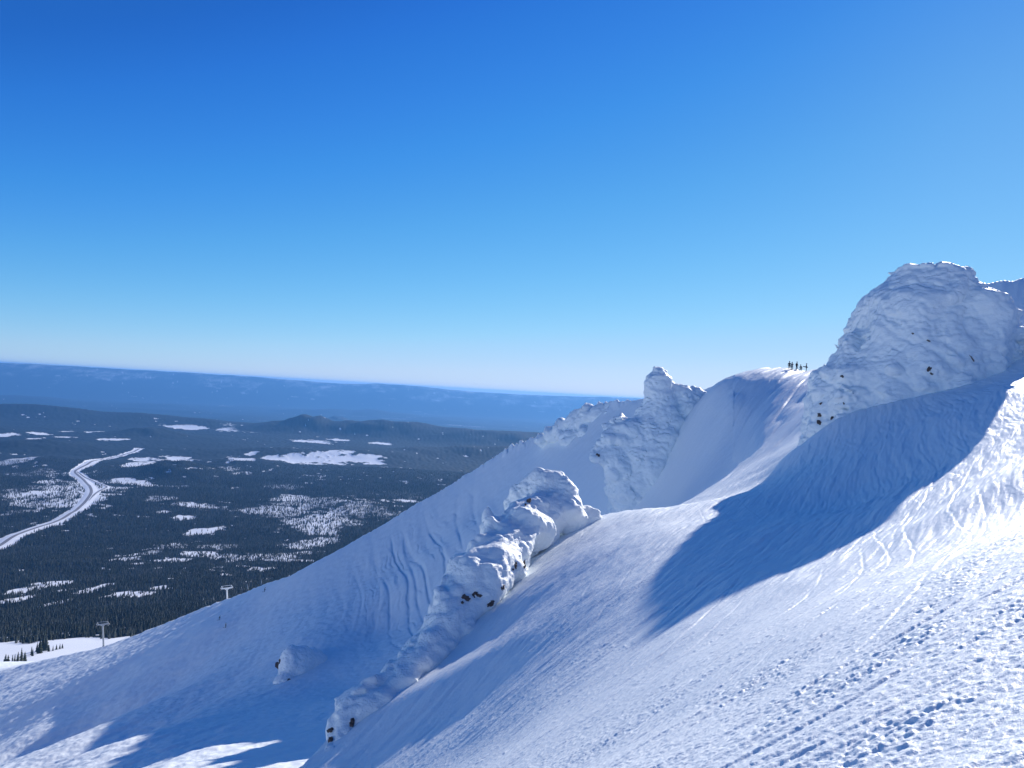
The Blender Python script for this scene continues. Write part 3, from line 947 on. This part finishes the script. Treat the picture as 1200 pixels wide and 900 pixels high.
# ------------------------------------------------------------------ conifers
M_NEEDLE, nt, p = new_mat('needles'); p.inputs['Roughness'].default_value = .8; p.inputs['Specular IOR Level'].default_value = .2
oi = node(nt, 'ShaderNodeObjectInfo'); gp = node(nt, 'ShaderNodeNewGeometry')
nz = node(nt, 'ShaderNodeTexNoise'); nz.inputs['Scale'].default_value = .0042; nz.inputs['Detail'].default_value = 4
nt.links.new(gp.outputs['Position'], nz.inputs['Vector'])
ad = node(nt, 'ShaderNodeMath'); ad.operation = 'MULTIPLY_ADD'; ad.inputs[1].default_value = .5; nt.links.new(oi.outputs['Random'], ad.inputs[0]); nt.links.new(nz.outputs['Fac'], ad.inputs[2])
rp = node(nt, 'ShaderNodeValToRGB'); e = rp.color_ramp.elements
e[0].position = .38; e[0].color = (.014, .020, .012, 1); e[1].position = 1.0; e[1].color = (.085, .095, .080, 1)
m_ = e.new(.72); m_.color = (.034, .044, .024, 1)
nt.links.new(ad.outputs[0], rp.inputs[0]); nt.links.new(rp.outputs[0], p.inputs['Base Color'])
M_BARK = simple_mat('bark', (.05, .035, .025), .9)
M_FROST = simple_mat('frosted_needles', (.45, .5, .52), .7, 0, .5, .5)


def conifer_mesh(name, seed, h=1.0, w=.20, tiers=11, mats=None, boughs=8, taper=.9):
    """a trunk and whorls of drooping boughs; h tall"""
    rnd = np.random.default_rng(seed)
    vs, fs, mi = [], [], []

    def tri(a, b, c, m_):
        n = len(vs); vs.extend([a, b, c]); fs.append((n, n + 1, n + 2)); mi.append(m_)
    k = 5
    for i in range(k):
        a0, a1 = 2 * math.pi * i / k, 2 * math.pi * (i + 1) / k
        r0 = .018 * h
        tri((r0 * math.cos(a0), r0 * math.sin(a0), 0), (r0 * math.cos(a1), r0 * math.sin(a1), 0), (0, 0, .97 * h), 1)
    for t in range(tiers):
        f = t / (tiers - 1)
        zb = h * (.10 + .80 * f)
        rad = w * h * (1 - f) ** taper + .02 * h
        for b in range(boughs):
            a = 2 * math.pi * (b + rnd.uniform(-.3, .3)) / boughs + t * .7
            L_ = rad * rnd.uniform(.6, 1.2)
            hw = .5 * rad * rnd.uniform(.7, 1.1) + .012 * h
            up = h * .10 * rnd.uniform(.8, 1.3) * (1 - .3 * f)
            dr = L_ * rnd.uniform(.15, .55)
            ca, sa = math.cos(a), math.sin(a)
            tip = (L_ * ca, L_ * sa, zb - dr)
            top = (0.0, 0.0, zb + up)
            l = (L_ * .5 * ca - hw * sa, L_ * .5 * sa + hw * ca, zb - dr * .6)
            r = (L_ * .5 * ca + hw * sa, L_ * .5 * sa - hw * ca, zb - dr * .6)
            tri(top, l, tip, 0); tri(top, tip, r, 0)
    tri((.015 * h, 0, .88 * h), (-.01 * h, .012 * h, .88 * h), (0, 0, 1.0 * h), 0)
    tri((.015 * h, 0, .88 * h), (-.01 * h, -.012 * h, .88 * h), (0, 0, 1.0 * h), 0)
    me_ = mesh_from(name, np.array(vs), np.array(fs), mats or [M_NEEDLE, M_BARK], smooth=False)
    me_.polygons.foreach_set('material_index', np.array(mi, np.int32))
    return me_


TREE_ME = [conifer_mesh('conifer', i, w=[.17, .21, .15, .19][i], taper=[.9, .75, 1.0, .8][i]) for i in range(4)]

# scatter: denser near, thinned where the mask is open
pts = []
for (r0, r1, sp_) in [(700, 2200, 6.6), (2200, 4200, 7.6), (4200, 7600, 11.5)]:
    area = .5 * .98 * (r1 ** 2 - r0 ** 2)
    n = int(area / sp_ ** 2)
    tt = RNG.uniform(-.72, .26, n); r_ = np.sqrt(RNG.uniform(r0 ** 2, r1 ** 2, n))
    pts.append(np.c_[r_ * np.sin(tt), r_ * np.cos(tt), np.full(n, sp_)])
pts = np.concatenate(pts)
om = open_mask(pts[:, 0], pts[:, 1])
thin = .62 * sstep(-.05, .55, fbm2(pts[:, 0] / 45, pts[:, 1] / 60, 3, 92)) * sstep(7500, 2500, pts[:, 1])
keep = RNG.uniform(0, 1, len(pts)) > np.clip(np.maximum(om, thin), 0, np.where(pts[:, 1] > 1520, .965, 1)) ** .8
rd = np.minimum(line_dist(pts[:, 0], pts[:, 1], ROAD), line_dist(pts[:, 0], pts[:, 1], LOOP) + 14)
keep &= rd > 36
pts = pts[keep]
tz = valley_z(pts[:, 0], pts[:, 1])
th_ = (9 + 8 * RNG.uniform(0, 1, len(pts)) ** 1.3) * np.where(pts[:, 2] > 10, 1.25, 1.0)
# hand-placed ones in the clearing under the slope, given as picture x, y of the foot and height in px
HAND = [(3, 792, 20), (9, 789, 22), (14, 786, 19), (20, 784, 21), (25, 781, 23), (6, 779, 14), (17, 778, 13), (29, 777, 15), (-5, 793, 20), (12, 795, 20), (-12, 790, 20), (37, 768, 11), (38, 769, 9), (46, 766, 18), (50, 763, 22), (54, 763, 20), (43, 764, 12), (57, 764, 9), (62, 763, 7), (66, 762, 7), (70, 761, 7), (73, 760, 6),
        (52, 752, 16), (58, 750, 15), (65, 748, 14), (30, 748, 10), (75, 747, 14), (84, 746, 14), (100, 744, 14), (91, 745, 15), (108, 741, 15), (115, 741, 14), (128, 737, 15), (135, 734, 16), (142, 731, 15)]
hp = []
for (a, b, hpx) in HAND:
    d = v_dist(a, b); x_ = float(ray(a, b)[0]) * d
    hp.append((x_, d, float(valley_z(np.array([x_]), np.array([d]))[0]), hpx * d / F))
hp = np.array(hp)
# which of the scattered trees show in the picture, the tallest looking first
ppx, ppy = pix(pts[:, 0], pts[:, 1], tz + th_)
cpx, cpy = (np.array([-60, 0, 73, 122, 187, 267, 343, 433, 547]), np.array([800, 784, 764, 755, 733, 700, 673, 623, 556]))
seen = (ppx > -3) & (ppx < 545) & (ppy < np.interp(ppx, cpx, cpy) - 2)
size = th_ / pts[:, 1]
order = np.argsort(-np.where(seen, size, 0))
near_i = order[:300 - len(hp) - 6]
is_near = np.zeros(len(pts), bool); is_near[near_i] = True

def put_tree(x, y, z, h, me_, label, group, name='conifer'):
    o = link(name, me_, loc=(x, y, z - .3), label=label, category='conifer', group=group)
    o.scale = (h * random.uniform(.85, 1.2), h * random.uniform(.85, 1.2), h); o.rotation_euler = (random.uniform(-.03, .03), random.uniform(-.03, .03), random.uniform(0, 6.28))
    return o


for i in near_i:
    put_tree(pts[i, 0], pts[i, 1], tz[i], th_[i], TREE_ME[random.randrange(4)],
             'dark evergreen at the near edge of the forest just beyond the snow slope', 'conifers along the near edge of the forest')
for k_, (x, y, z, h) in enumerate(hp):
    if k_ < 22:
        put_tree(x, y, z, h, TREE_ME[k_ % 4], 'dark evergreen in the small cluster on open snow below the slope, far left', 'conifers clustered in the snowy clearing')
    else:
        put_tree(x, y, z, h, TREE_ME[k_ % 4], 'dark evergreen at the back edge of the snowy clearing, in front of the dense forest', 'conifers behind the snowy clearing')
FROST_ME = conifer_mesh('conifer', 21, w=.16, mats=[M_FROST, M_BARK])
for (a, b, hpx, lab) in [(290, 694, 9, 'frosted pale conifer just beyond the slope, between the far lift tower and its paler neighbour'), (306, 687, 9, 'frost-whitened conifer just beyond the snow crest, rightmost of the pale trees'), (250, 706, 8, 'grey frosted conifer close to the left of the far lift tower'), (238, 707, 7, 'small grey frosted conifer, leftmost of the pale trees by the far lift tower')]:
    d = v_dist(a, b); x = float(ray(a, b)[0]) * d
    put_tree(x, d, float(valley_z(np.array([x]), np.array([d]))[0]), hpx * d / F, FROST_ME, lab, 'frosted conifers beyond the crest')

# the rest of the forest is one mass
far_i = np.nonzero(~is_near)[0]
FP = np.c_[pts[far_i, 0], pts[far_i, 1], tz[far_i] - .3]
fme = bpy.data.meshes.new('forest'); fme.vertices.add(len(FP)); fme.vertices.foreach_set('co', FP.astype(np.float32).ravel())
a_ = fme.attributes.new('size', 'FLOAT', 'POINT'); a_.data.foreach_set('value', th_[far_i].astype(np.float32))
a_ = fme.attributes.new('spin', 'FLOAT', 'POINT'); a_.data.foreach_set('value', RNG.uniform(0, 6.28, len(FP)).astype(np.float32))
fo = link('forest', fme, kind='stuff', label='dark conifer forest covering the valley floor as one mass')
near_objs = [o for o in C.objects if o.name.startswith('conifer') and o.data in TREE_ME]
SRC = [next(o for o in near_objs if o.data is TREE_ME[i]) for i in range(4)]
ng = bpy.data.node_groups.new('forest_scatter', 'GeometryNodeTree')
ng.interface.new_socket('Geometry', in_out='INPUT', socket_type='NodeSocketGeometry')
ng.interface.new_socket('Geometry', in_out='OUTPUT', socket_type='NodeSocketGeometry')
N = ng.nodes; K = ng.links.new
gi = N.new('NodeGroupInput'); go = N.new('NodeGroupOutput')
jn = N.new('GeometryNodeJoinGeometry')
for o in SRC:                       # same tree shapes as the single conifers
    oi = N.new('GeometryNodeObjectInfo'); oi.inputs['Object'].default_value = o; oi.transform_space = 'ORIGINAL'
    gg = N.new('GeometryNodeGeometryToInstance'); K(oi.outputs['Geometry'], gg.inputs[0]); K(gg.outputs[0], jn.inputs[0])
iop = N.new('GeometryNodeInstanceOnPoints'); iop.inputs['Pick Instance'].default_value = True
ns = N.new('GeometryNodeInputNamedAttribute'); ns.data_type = 'FLOAT'; ns.inputs['Name'].default_value = 'size'
nr = N.new('GeometryNodeInputNamedAttribute'); nr.data_type = 'FLOAT'; nr.inputs['Name'].default_value = 'spin'
cx = N.new('ShaderNodeCombineXYZ'); K(nr.outputs['Attribute'], cx.inputs['Z'])
m2p = N.new('GeometryNodeMeshToPoints')
K(gi.outputs[0], m2p.inputs[0]); K(m2p.outputs[0], iop.inputs['Points']); K(jn.outputs[0], iop.inputs['Instance'])
K(cx.outputs[0], iop.inputs['Rotation']); K(ns.outputs['Attribute'], iop.inputs['Scale']); K(iop.outputs[0], go.inputs[0])
md = fo.modifiers.new('forest', 'NODES'); md.node_group = ng
print('trees', len(pts), 'as things', len(near_i) + len(hp))

# ------------------------------------------------------------------ chairlift towers
M_STEEL = simple_mat('galvanised_steel', (.42, .44, .46), .45, .6)
M_FROSTED = simple_mat('frosted_steel', (.72, .75, .78), .6)
M_RUBBER = simple_mat('black_rubber', (.02, .02, .02), .7)


def tube(bm, a, b, r0, r1, n=12):
    a, b = Vector(a), Vector(b)
    q = (b - a).to_track_quat('Z', 'Y')
    ra = [bm.verts.new(a + q @ Vector((r0 * math.cos(2 * math.pi * i / n), r0 * math.sin(2 * math.pi * i / n), 0))) for i in range(n)]
    rb = [bm.verts.new(b + q @ Vector((r1 * math.cos(2 * math.pi * i / n), r1 * math.sin(2 * math.pi * i / n), 0))) for i in range(n)]
    for i in range(n):
        bm.faces.new((ra[i], ra[(i + 1) % n], rb[(i + 1) % n], rb[i]))
    bm.faces.new(ra[::-1]); bm.faces.new(rb)


def box(bm, c, s):
    r = bmesh.ops.create_cube(bm, size=1)
    for v_ in r['verts']:
        v_.co = Vector((v_.co.x * s[0] + c[0], v_.co.y * s[1] + c[1], v_.co.z * s[2] + c[2]))


def part(name, parent, mat, build):
    bm = bmesh.new(); build(bm)
    me_ = bpy.data.meshes.new(name); bm.to_mesh(me_); bm.free(); me_.materials.append(mat)
    return link(name, me_, parent)


def lift_tower(px_, py_, d, H, rz, label, steel):
    x = float(ray(px_, py_)[0]) * d
    z = ground_z(x, d)
    t = link('lift_tower', None, loc=(x, d, z - .2), label=label, category='lift tower', group='chairlift towers along the ridge')
    t.rotation_euler = (0, -math.radians(5.5), rz)
    part('pole', t, steel, lambda b: tube(b, (0, 0, -1.5), (0, 0, H), .46, .34, 16))
    part('footing', t, M_STEEL, lambda b: tube(b, (0, 0, -1.5), (0, 0, .5), .62, .62, 16))
    part('crossarm', t, steel, lambda b: (box(b, (0, 0, H + .1), (5.6, .45, .5)), box(b, (0, 0, H - .35), (1.6, .4, .4))))
    part('lifting_frame', t, steel, lambda b: [tube(b, p_, q_, .09, .09, 8) for p_, q_ in [((-2.6, 0, H + .3), (-2.2, 0, H + 1.3)), ((-1.8, 0, H + .3), (-2.2, 0, H + 1.3)), ((2.6, 0, H + .3), (2.2, 0, H + 1.3)), ((1.8, 0, H + .3), (2.2, 0, H + 1.3)), ((-2.2, 0, H + 1.3), (2.2, 0, H + 1.3))]])
    part('ladder', t, M_STEEL, lambda b: [tube(b, (s_ * .22, -.62, .8), (s_ * .22, -.56, H), .03, .03, 6) for s_ in (-1, 1)] + [tube(b, (-.22, -.6, .9 + .4 * i), (.22, -.6, .9 + .4 * i), .02, .02, 6) for i in range(int((H - 1) / .4))])
    for s_ in (-1, 1):
        f = part('sheave_assembly', t, M_STEEL, lambda b: box(b, (s_ * 2.6, 0, H - .28), (.16, 3.0, .22)))
        for i in range(4):
            part('sheave', f, M_RUBBER, lambda b: tube(b, (s_ * 2.6 - .1 + .0, -1.2 + .8 * i, H - .05), (s_ * 2.6 + .1, -1.2 + .8 * i, H - .05), .24, .24, 14))
    return t


lift_tower(121.7, 755, 363, 10.6, .25, 'grey chairlift tower standing on the sunlit snow edge against dark forest, the lower left one', M_STEEL)
lift_tower(267.5, 698, 362, 9.0, .3, 'frosted white chairlift tower behind the crest, the higher one beside pale trees', M_FROSTED)

# ------------------------------------------------------------------ people
M_SKIN = simple_mat('skin', (.45, .27, .19), .6)


def cloth(name, c):
    return simple_mat(name, c, .8, 0, .25, 6)


def chain(bm, layer, pts_, start=None):
    """vertices joined by edges; each point (x, y, z, radius)"""
    prev = start; out = []
    for (x, y, z, r) in pts_:
        v_ = bm.verts.new((x, y, z)); v_[layer].radius = (r, r)
        if prev is not None:
            bm.edges.new((prev, v_))
        prev = v_; out.append(v_)
    return out


def evaluated(o):
    dg = bpy.context.evaluated_depsgraph_get()
    return bpy.data.meshes.new_from_object(o.evaluated_get(dg))


def person(loc, rz, label, jacket, trousers, helmet, pose, group, scale=1.0, gear='skis'):
    """pose: hip height, lean forward, hand positions (l, r), foot positions (l, r)"""
    hz = pose['hip']; ln = pose['lean']
    bm = bmesh.new(); ly = bm.verts.layers.skin.verify()
    pel = bm.verts.new((0, 0, hz)); pel[ly].radius = (.155, .125); pel[ly].use_root = True
    ch = chain(bm, ly, [(0, -.25 * ln, hz + .24, .15), (0, -.5 * ln, hz + .42, .175), (0, -.62 * ln, hz + .53, .10), (0, -.70 * ln, hz + .60, .068), (0, -.76 * ln - .01, hz + .68, .085), (0, -.80 * ln - .02, hz + .77, .105), (0, -.80 * ln - .01, hz + .86, .075)], pel)
    sh = ch[1]
    for s_, hand, foot in ((-1, pose['lh'], pose['lf']), (1, pose['rh'], pose['rf'])):
        S = Vector((s_ * .20, -.55 * ln, hz + .46)); Hn = Vector(hand) + Vector((0, 0, hz))
        mid = (S + Hn) / 2 + Vector((s_ * .07, .06, -.05))
        d_ = (Hn - mid).normalized()
        chain(bm, ly, [(*S, .085), (*mid, .062), (*Hn, .045), (*(Hn + d_ * .07), .05), (*(Hn + d_ * .13), .03)], sh)
        ft = Vector(foot); hp_ = Vector((s_ * .10, 0, hz - .04))
        kn = (hp_ + ft) / 2 + Vector((s_ * .01, -.10 - .3 * (0.92 - hz), .03))
        chain(bm, ly, [(*hp_, .115), (*kn, .085), (ft.x, ft.y, .12, .07), (ft.x, ft.y - .02, .06, .06), (ft.x, ft.y - .16, .05, .048)], pel)
    me_ = bpy.data.meshes.new('person'); bm.to_mesh(me_); bm.free()
    o = bpy.data.objects.new('person', me_); C.objects.link(o)
    md_ = o.modifiers.new('skin', 'SKIN'); md_.use_smooth_shade = True
    o.modifiers.new('sub', 'SUBSURF').levels = 1; o.modifiers[-1].render_levels = 1
    bpy.context.view_layer.update()
    em = evaluated(o)
    o.modifiers.clear(); o.data = em
    em.materials.clear()
    for m_ in (jacket, trousers, M_SKIN, M_RUBBER):
        em.materials.append(m_)
    for f in em.polygons:
        c = f.center
        if c.z > hz + .62: f.material_index = 2
        elif c.z > hz - .06 and not (c.z < hz + .02 and abs(c.x) < .17): f.material_index = 0
        elif c.z < .17: f.material_index = 3
        else: f.material_index = 1
    o.location = loc; o.rotation_euler = (0, 0, rz); o.scale = (scale,) * 3
    o['label'] = label; o['category'] = 'person'
    if group: o['group'] = group
    hx = Vector((0, -.80 * ln - .02, hz + .80))

    def helm(b):
        r = bmesh.ops.create_uvsphere(b, u_segments=16, v_segments=12, radius=.135)
        dl = []
        for v_ in r['verts']:
            v_.co = Vector((v_.co.x * .95, v_.co.y * 1.1, v_.co.z * 1.05))
            if v_.co.z < -.05: v_.co.z = -.05
            v_.co += hx
    part('helmet', o, helmet, helm)
    part('goggles', o, M_RUBBER, lambda b: box(b, (hx.x, hx.y - .125, hx.z - .055), (.17, .05, .075)))
    if pose.get('pack'):
        def pack(b):
            box(b, (0, .17 - .35 * ln, hz + .33), (.30, .17, .44)); bmesh.ops.bevel(b, geom=b.edges[:], offset=.05, segments=2, affect='EDGES')
        part('backpack', o, pose['pack'], pack)
    for s_, foot, hand in ((-1, pose['lf'], pose['lh']), (1, pose['rf'], pose['rh'])):
        if gear == 'skis':
            def ski(b):
                for i in range(9):
                    t0 = -.95 + i * .2; t1 = t0 + .2
                    z0 = .012 + (.10 * ((t0 + .65) / .3) ** 2 if t0 < -.65 else 0); z1 = .012 + (.10 * ((t1 + .65) / .3) ** 2 if t1 < -.65 else 0)
                    vs_ = [b.verts.new((foot[0] + dx, foot[1] + t, z + dz)) for t, z in ((t0, z0), (t1, z1)) for dx in (-.05, .05) for dz in (0, .02)]
                    bmesh.ops.convex_hull(b, input=vs_)
            part('ski', o, M_SKI, ski)
            Hn = (hand[0], hand[1], hand[2] + hz)
            part('ski_pole', o, M_STEEL, lambda b: (tube(b, (Hn[0], Hn[1] - .03, Hn[2] + .1), (Hn[0] + s_ * .08, Hn[1] + .22, .02), .016, .010, 8), tube(b, (Hn[0] + s_ * .075, Hn[1] + .205, .09), (Hn[0] + s_ * .078, Hn[1] + .212, .07), .05, .05, 10)))
    return o


M_SKI = simple_mat('ski_red', (.09, .05, .06), .4)
J = dict(black=cloth('black_jacket', (.012, .013, .018)), navy=cloth('navy_jacket', (.012, .02, .045)), teal=cloth('teal_jacket', (.015, .04, .05)), grey=cloth('charcoal_trousers', (.02, .02, .025)), dark=cloth('dark_helmet', (.015, .015, .02)), brown=cloth('brown_jacket', (.05, .035, .03)))
STAND = dict(hip=.93, lean=.06, lh=(-.30, -.10, -.08), rh=(.30, -.12, -.06), lf=(-.13, 0, 0), rf=(.13, 0, 0))
CROUCH = dict(hip=.80, lean=.34, lh=(-.33, -.42, .02), rh=(.33, -.42, .02), lf=(-.15, 0, 0), rf=(.15, 0, 0))
STEP = dict(hip=.90, lean=.16, lh=(-.30, -.32, .05), rh=(.32, .02, -.06), lf=(-.12, -.22, 0), rf=(.12, .22, 0))


def stand_at(px_, d):
    x = float(ray(px_, HOR)[0]) * d
    return (x, d, ground_z(x, d))


PG = 'people standing on the summit dome skyline'
person(stand_at(923.4, 177.3), 2.6, 'person in dark jacket with pack, left end of the five on the snowy skyline', J['black'], J['grey'], J['dark'], dict(STAND, pack=J['navy']), PG, 1.02)
person(stand_at(926.6, 176.3), -.5, 'person in black standing right against the leftmost one on the skyline', J['navy'], J['grey'], J['dark'], dict(STAND, rh=(.34, -.28, .30)), PG, 1.0)
person(stand_at(932.0, 177.0), .4, 'person in dark ski clothes alone in the middle of the skyline five', J['black'], J['grey'], J['dark'], STAND, PG, .98)
person(stand_at(937.2, 177.5), -1.1, 'slim person mid-step on the skyline, second from the right end', J['teal'], J['grey'], J['dark'], STEP, PG, .95)
lp = person(stand_at(943.2, 176.5), 1.2, 'person at right end of the skyline five, holding a board out to the left', J['teal'], J['grey'], J['dark'], dict(STAND, lh=(-.42, -.22, .12)), PG, .96, gear='none')


def board(b):
    n = 24; ring = []
    for i in range(n):
        a = 2 * math.pi * i / n
        ring.append((.78 * np.sign(math.cos(a)) * abs(math.cos(a)) ** .6, .13 * np.sign(math.sin(a)) * abs(math.sin(a)) ** .7))
    lo_ = [b.verts.new((x, y, 0)) for x, y in ring]; hi_ = [b.verts.new((x, y, .012)) for x, y in ring]
    b.faces.new(lo_[::-1]); b.faces.new(hi_)
    for i in range(n):
        b.faces.new((lo_[i], lo_[(i + 1) % n], hi_[(i + 1) % n], hi_[i]))


bx = stand_at(941.8, 176.3)
bd = part('snowboard', None, J['navy'], board)
bd.location = (bx[0] + .10, bx[1], bx[2] + .95); bd.rotation_euler = (1.2, .12, 0); bd.scale = (.8, .9, 1)
bd['label'] = 'dark snowboard held out sideways by the person at right end of the skyline'; bd['category'] = 'snowboard'


def slope_spot(px_, py_, d0, d1):
    """first point of the snow along a picture ray"""
    u, v = ray(px_, py_)
    d = np.linspace(d0, d1, 1500)
    zz = height((u * d)[None], d[None])[0]
    k_ = np.argmax(zz >= v * d)
    return (float(u * d[k_]), float(d[k_]), float(zz[k_]))


SG = 'skiers going down the left slope'
person(slope_spot(256.7, 726.5, 240, 345), 2.2, 'dark-clothed skier higher on the left slope, below the far lift tower', J['black'], J['grey'], J['dark'], CROUCH, SG)
person(slope_spot(264.2, 735.5, 240, 345), 1.6, 'dark-clothed skier lower on the left slope at the edge of the shade', J['navy'], J['grey'], J['dark'], STAND, SG)
person(slope_spot(309.6, 693.5, 260, 345), 2.0, 'skier crouching in brown on the bright strip along the crest', J['brown'], J['grey'], J['brown'], CROUCH, SG)

# ------------------------------------------------------------------ the air
hz_b, ht = -1420.0, 84.0
bm = bmesh.new(); box(bm, (0, 0, (ht + hz_b) / 2), (126000, 126000, ht - hz_b))
hm = bpy.data.meshes.new('haze'); bm.to_mesh(hm); bm.free()
mh = bpy.data.materials.new('haze'); mh.use_nodes = True; n_ = mh.node_tree.nodes
n_.remove(n_['Principled BSDF'])
pv = n_.new('ShaderNodeVolumePrincipled'); pv.inputs['Color'].default_value = HAZE_COL
pv.inputs['Density'].default_value = HAZE_D; pv.inputs['Anisotropy'].default_value = HAZE_G
mh.node_tree.links.new(pv.outputs[0], n_['Material Output'].inputs['Volume'])
hm.materials.append(mh)
link('haze', hm, kind='stuff', label='blue distance haze')


# ------------------------------------------------------------------ sky, sun, camera
EXPOSURE = 0.6
# tone of the sky, per channel: model radiance -> radiance wanted in the picture
SKY_TONE = [[(0, 0), (.149, .018), (.175, .027), (.232, .05), (.32, .10), (.43, .165), (.65, .30), (.77, .376), (.92, .445), (1.07, .515), (1.4, .61), (2, .75)],
            [(0, 0), (.278, .138), (.324, .19), (.42, .28), (.56, .385), (.70, .47), (.78, .515), (.914, .58), (1.06, .64), (1.25, .675), (1.5, .73), (2, .8)],
            [(0, 0), (.54, .55), (.61, .66), (.71, .74), (.81, .79), (.95, .825), (1.2, .90), (1.44, .95), (2, 1.0)]]
w = bpy.data.worlds.new('World'); sc.world = w; w.use_nodes = True
nt = w.node_tree
bg = nt.nodes['Background']
sky = nt.nodes.new('ShaderNodeTexSky'); sky.sky_type = 'NISHITA'; sky.sun_disc = False
elev = math.asin(SUN[2]); az = math.atan2(SUN[0], SUN[1])
sky.sun_elevation = elev; sky.sun_rotation = az
sky.altitude = 2700; sky.air_density = 1.0; sky.dust_density = 0.3; sky.ozone_density = 3.0
# the winter sky at this height is a darker, purer blue than the model's: a grade per channel, (gain, power)
SKY_S = 0.15
m1 = nt.nodes.new('ShaderNodeVectorMath'); m1.operation = 'SCALE'; m1.inputs['Scale'].default_value = SKY_S
sx = nt.nodes.new('ShaderNodeSeparateXYZ'); cxyz = nt.nodes.new('ShaderNodeCombineXYZ')
nt.links.new(sky.outputs[0], m1.inputs[0]); nt.links.new(m1.outputs[0], sx.inputs[0])
for i, pts_ in enumerate(SKY_TONE):
    hf = nt.nodes.new('ShaderNodeMath'); hf.operation = 'MULTIPLY'; hf.inputs[1].default_value = .5
    fc = nt.nodes.new('ShaderNodeFloatCurve'); cv = fc.mapping.curves[0]
    while len(cv.points) > 2:
        cv.points.remove(cv.points[1])
    cv.points[0].location = (0, 0); cv.points[1].location = (1, pts_[-1][1])
    for (x, y) in pts_[1:-1]:
        cv.points.new(x / 2, y)
    for q_ in cv.points:
        q_.handle_type = 'VECTOR'
    fc.mapping.update()
    ml = nt.nodes.new('ShaderNodeMath'); ml.operation = 'MULTIPLY'; ml.inputs[1].default_value = 1.03 / (SKY_S * 2 ** EXPOSURE)
    nt.links.new(sx.outputs[i], hf.inputs[0]); nt.links.new(hf.outputs[0], fc.inputs['Value']); nt.links.new(fc.outputs[0], ml.inputs[0]); nt.links.new(ml.outputs[0], cxyz.inputs[i])
nt.links.new(cxyz.outputs[0], bg.inputs[0])
bg.inputs[1].default_value = 0.15

sd = bpy.data.lights.new('sun', 'SUN'); sd.energy = 4.0; sd.angle = math.radians(0.5); sd.color = (1.0, 0.95, 0.88)
so = bpy.data.objects.new('sun', sd); C.objects.link(so)
so.rotation_euler = Vector(tuple(SUN)).to_track_quat('Z', 'Y').to_euler()

cam = bpy.data.cameras.new('camera'); cam.sensor_width = 36; cam.lens = 36 * F / 1200; cam.clip_start = 0.1; cam.clip_end = 200000
co = bpy.data.objects.new('camera', cam); C.objects.link(co)
co.location = (0, 0, 0); co.rotation_euler = (Matrix.Rotation(math.pi / 2 - PITCH, 4, 'X') @ Matrix.Rotation(ROLL, 4, 'Z')).to_euler()
sc.camera = co

sc.view_settings.view_transform = 'Standard'; sc.view_settings.look = 'None'; sc.view_settings.exposure = EXPOSURE; sc.view_settings.gamma = 1
sc.cycles.max_bounces = 8; sc.cycles.diffuse_bounces = 7; sc.cycles.volume_bounces = 1
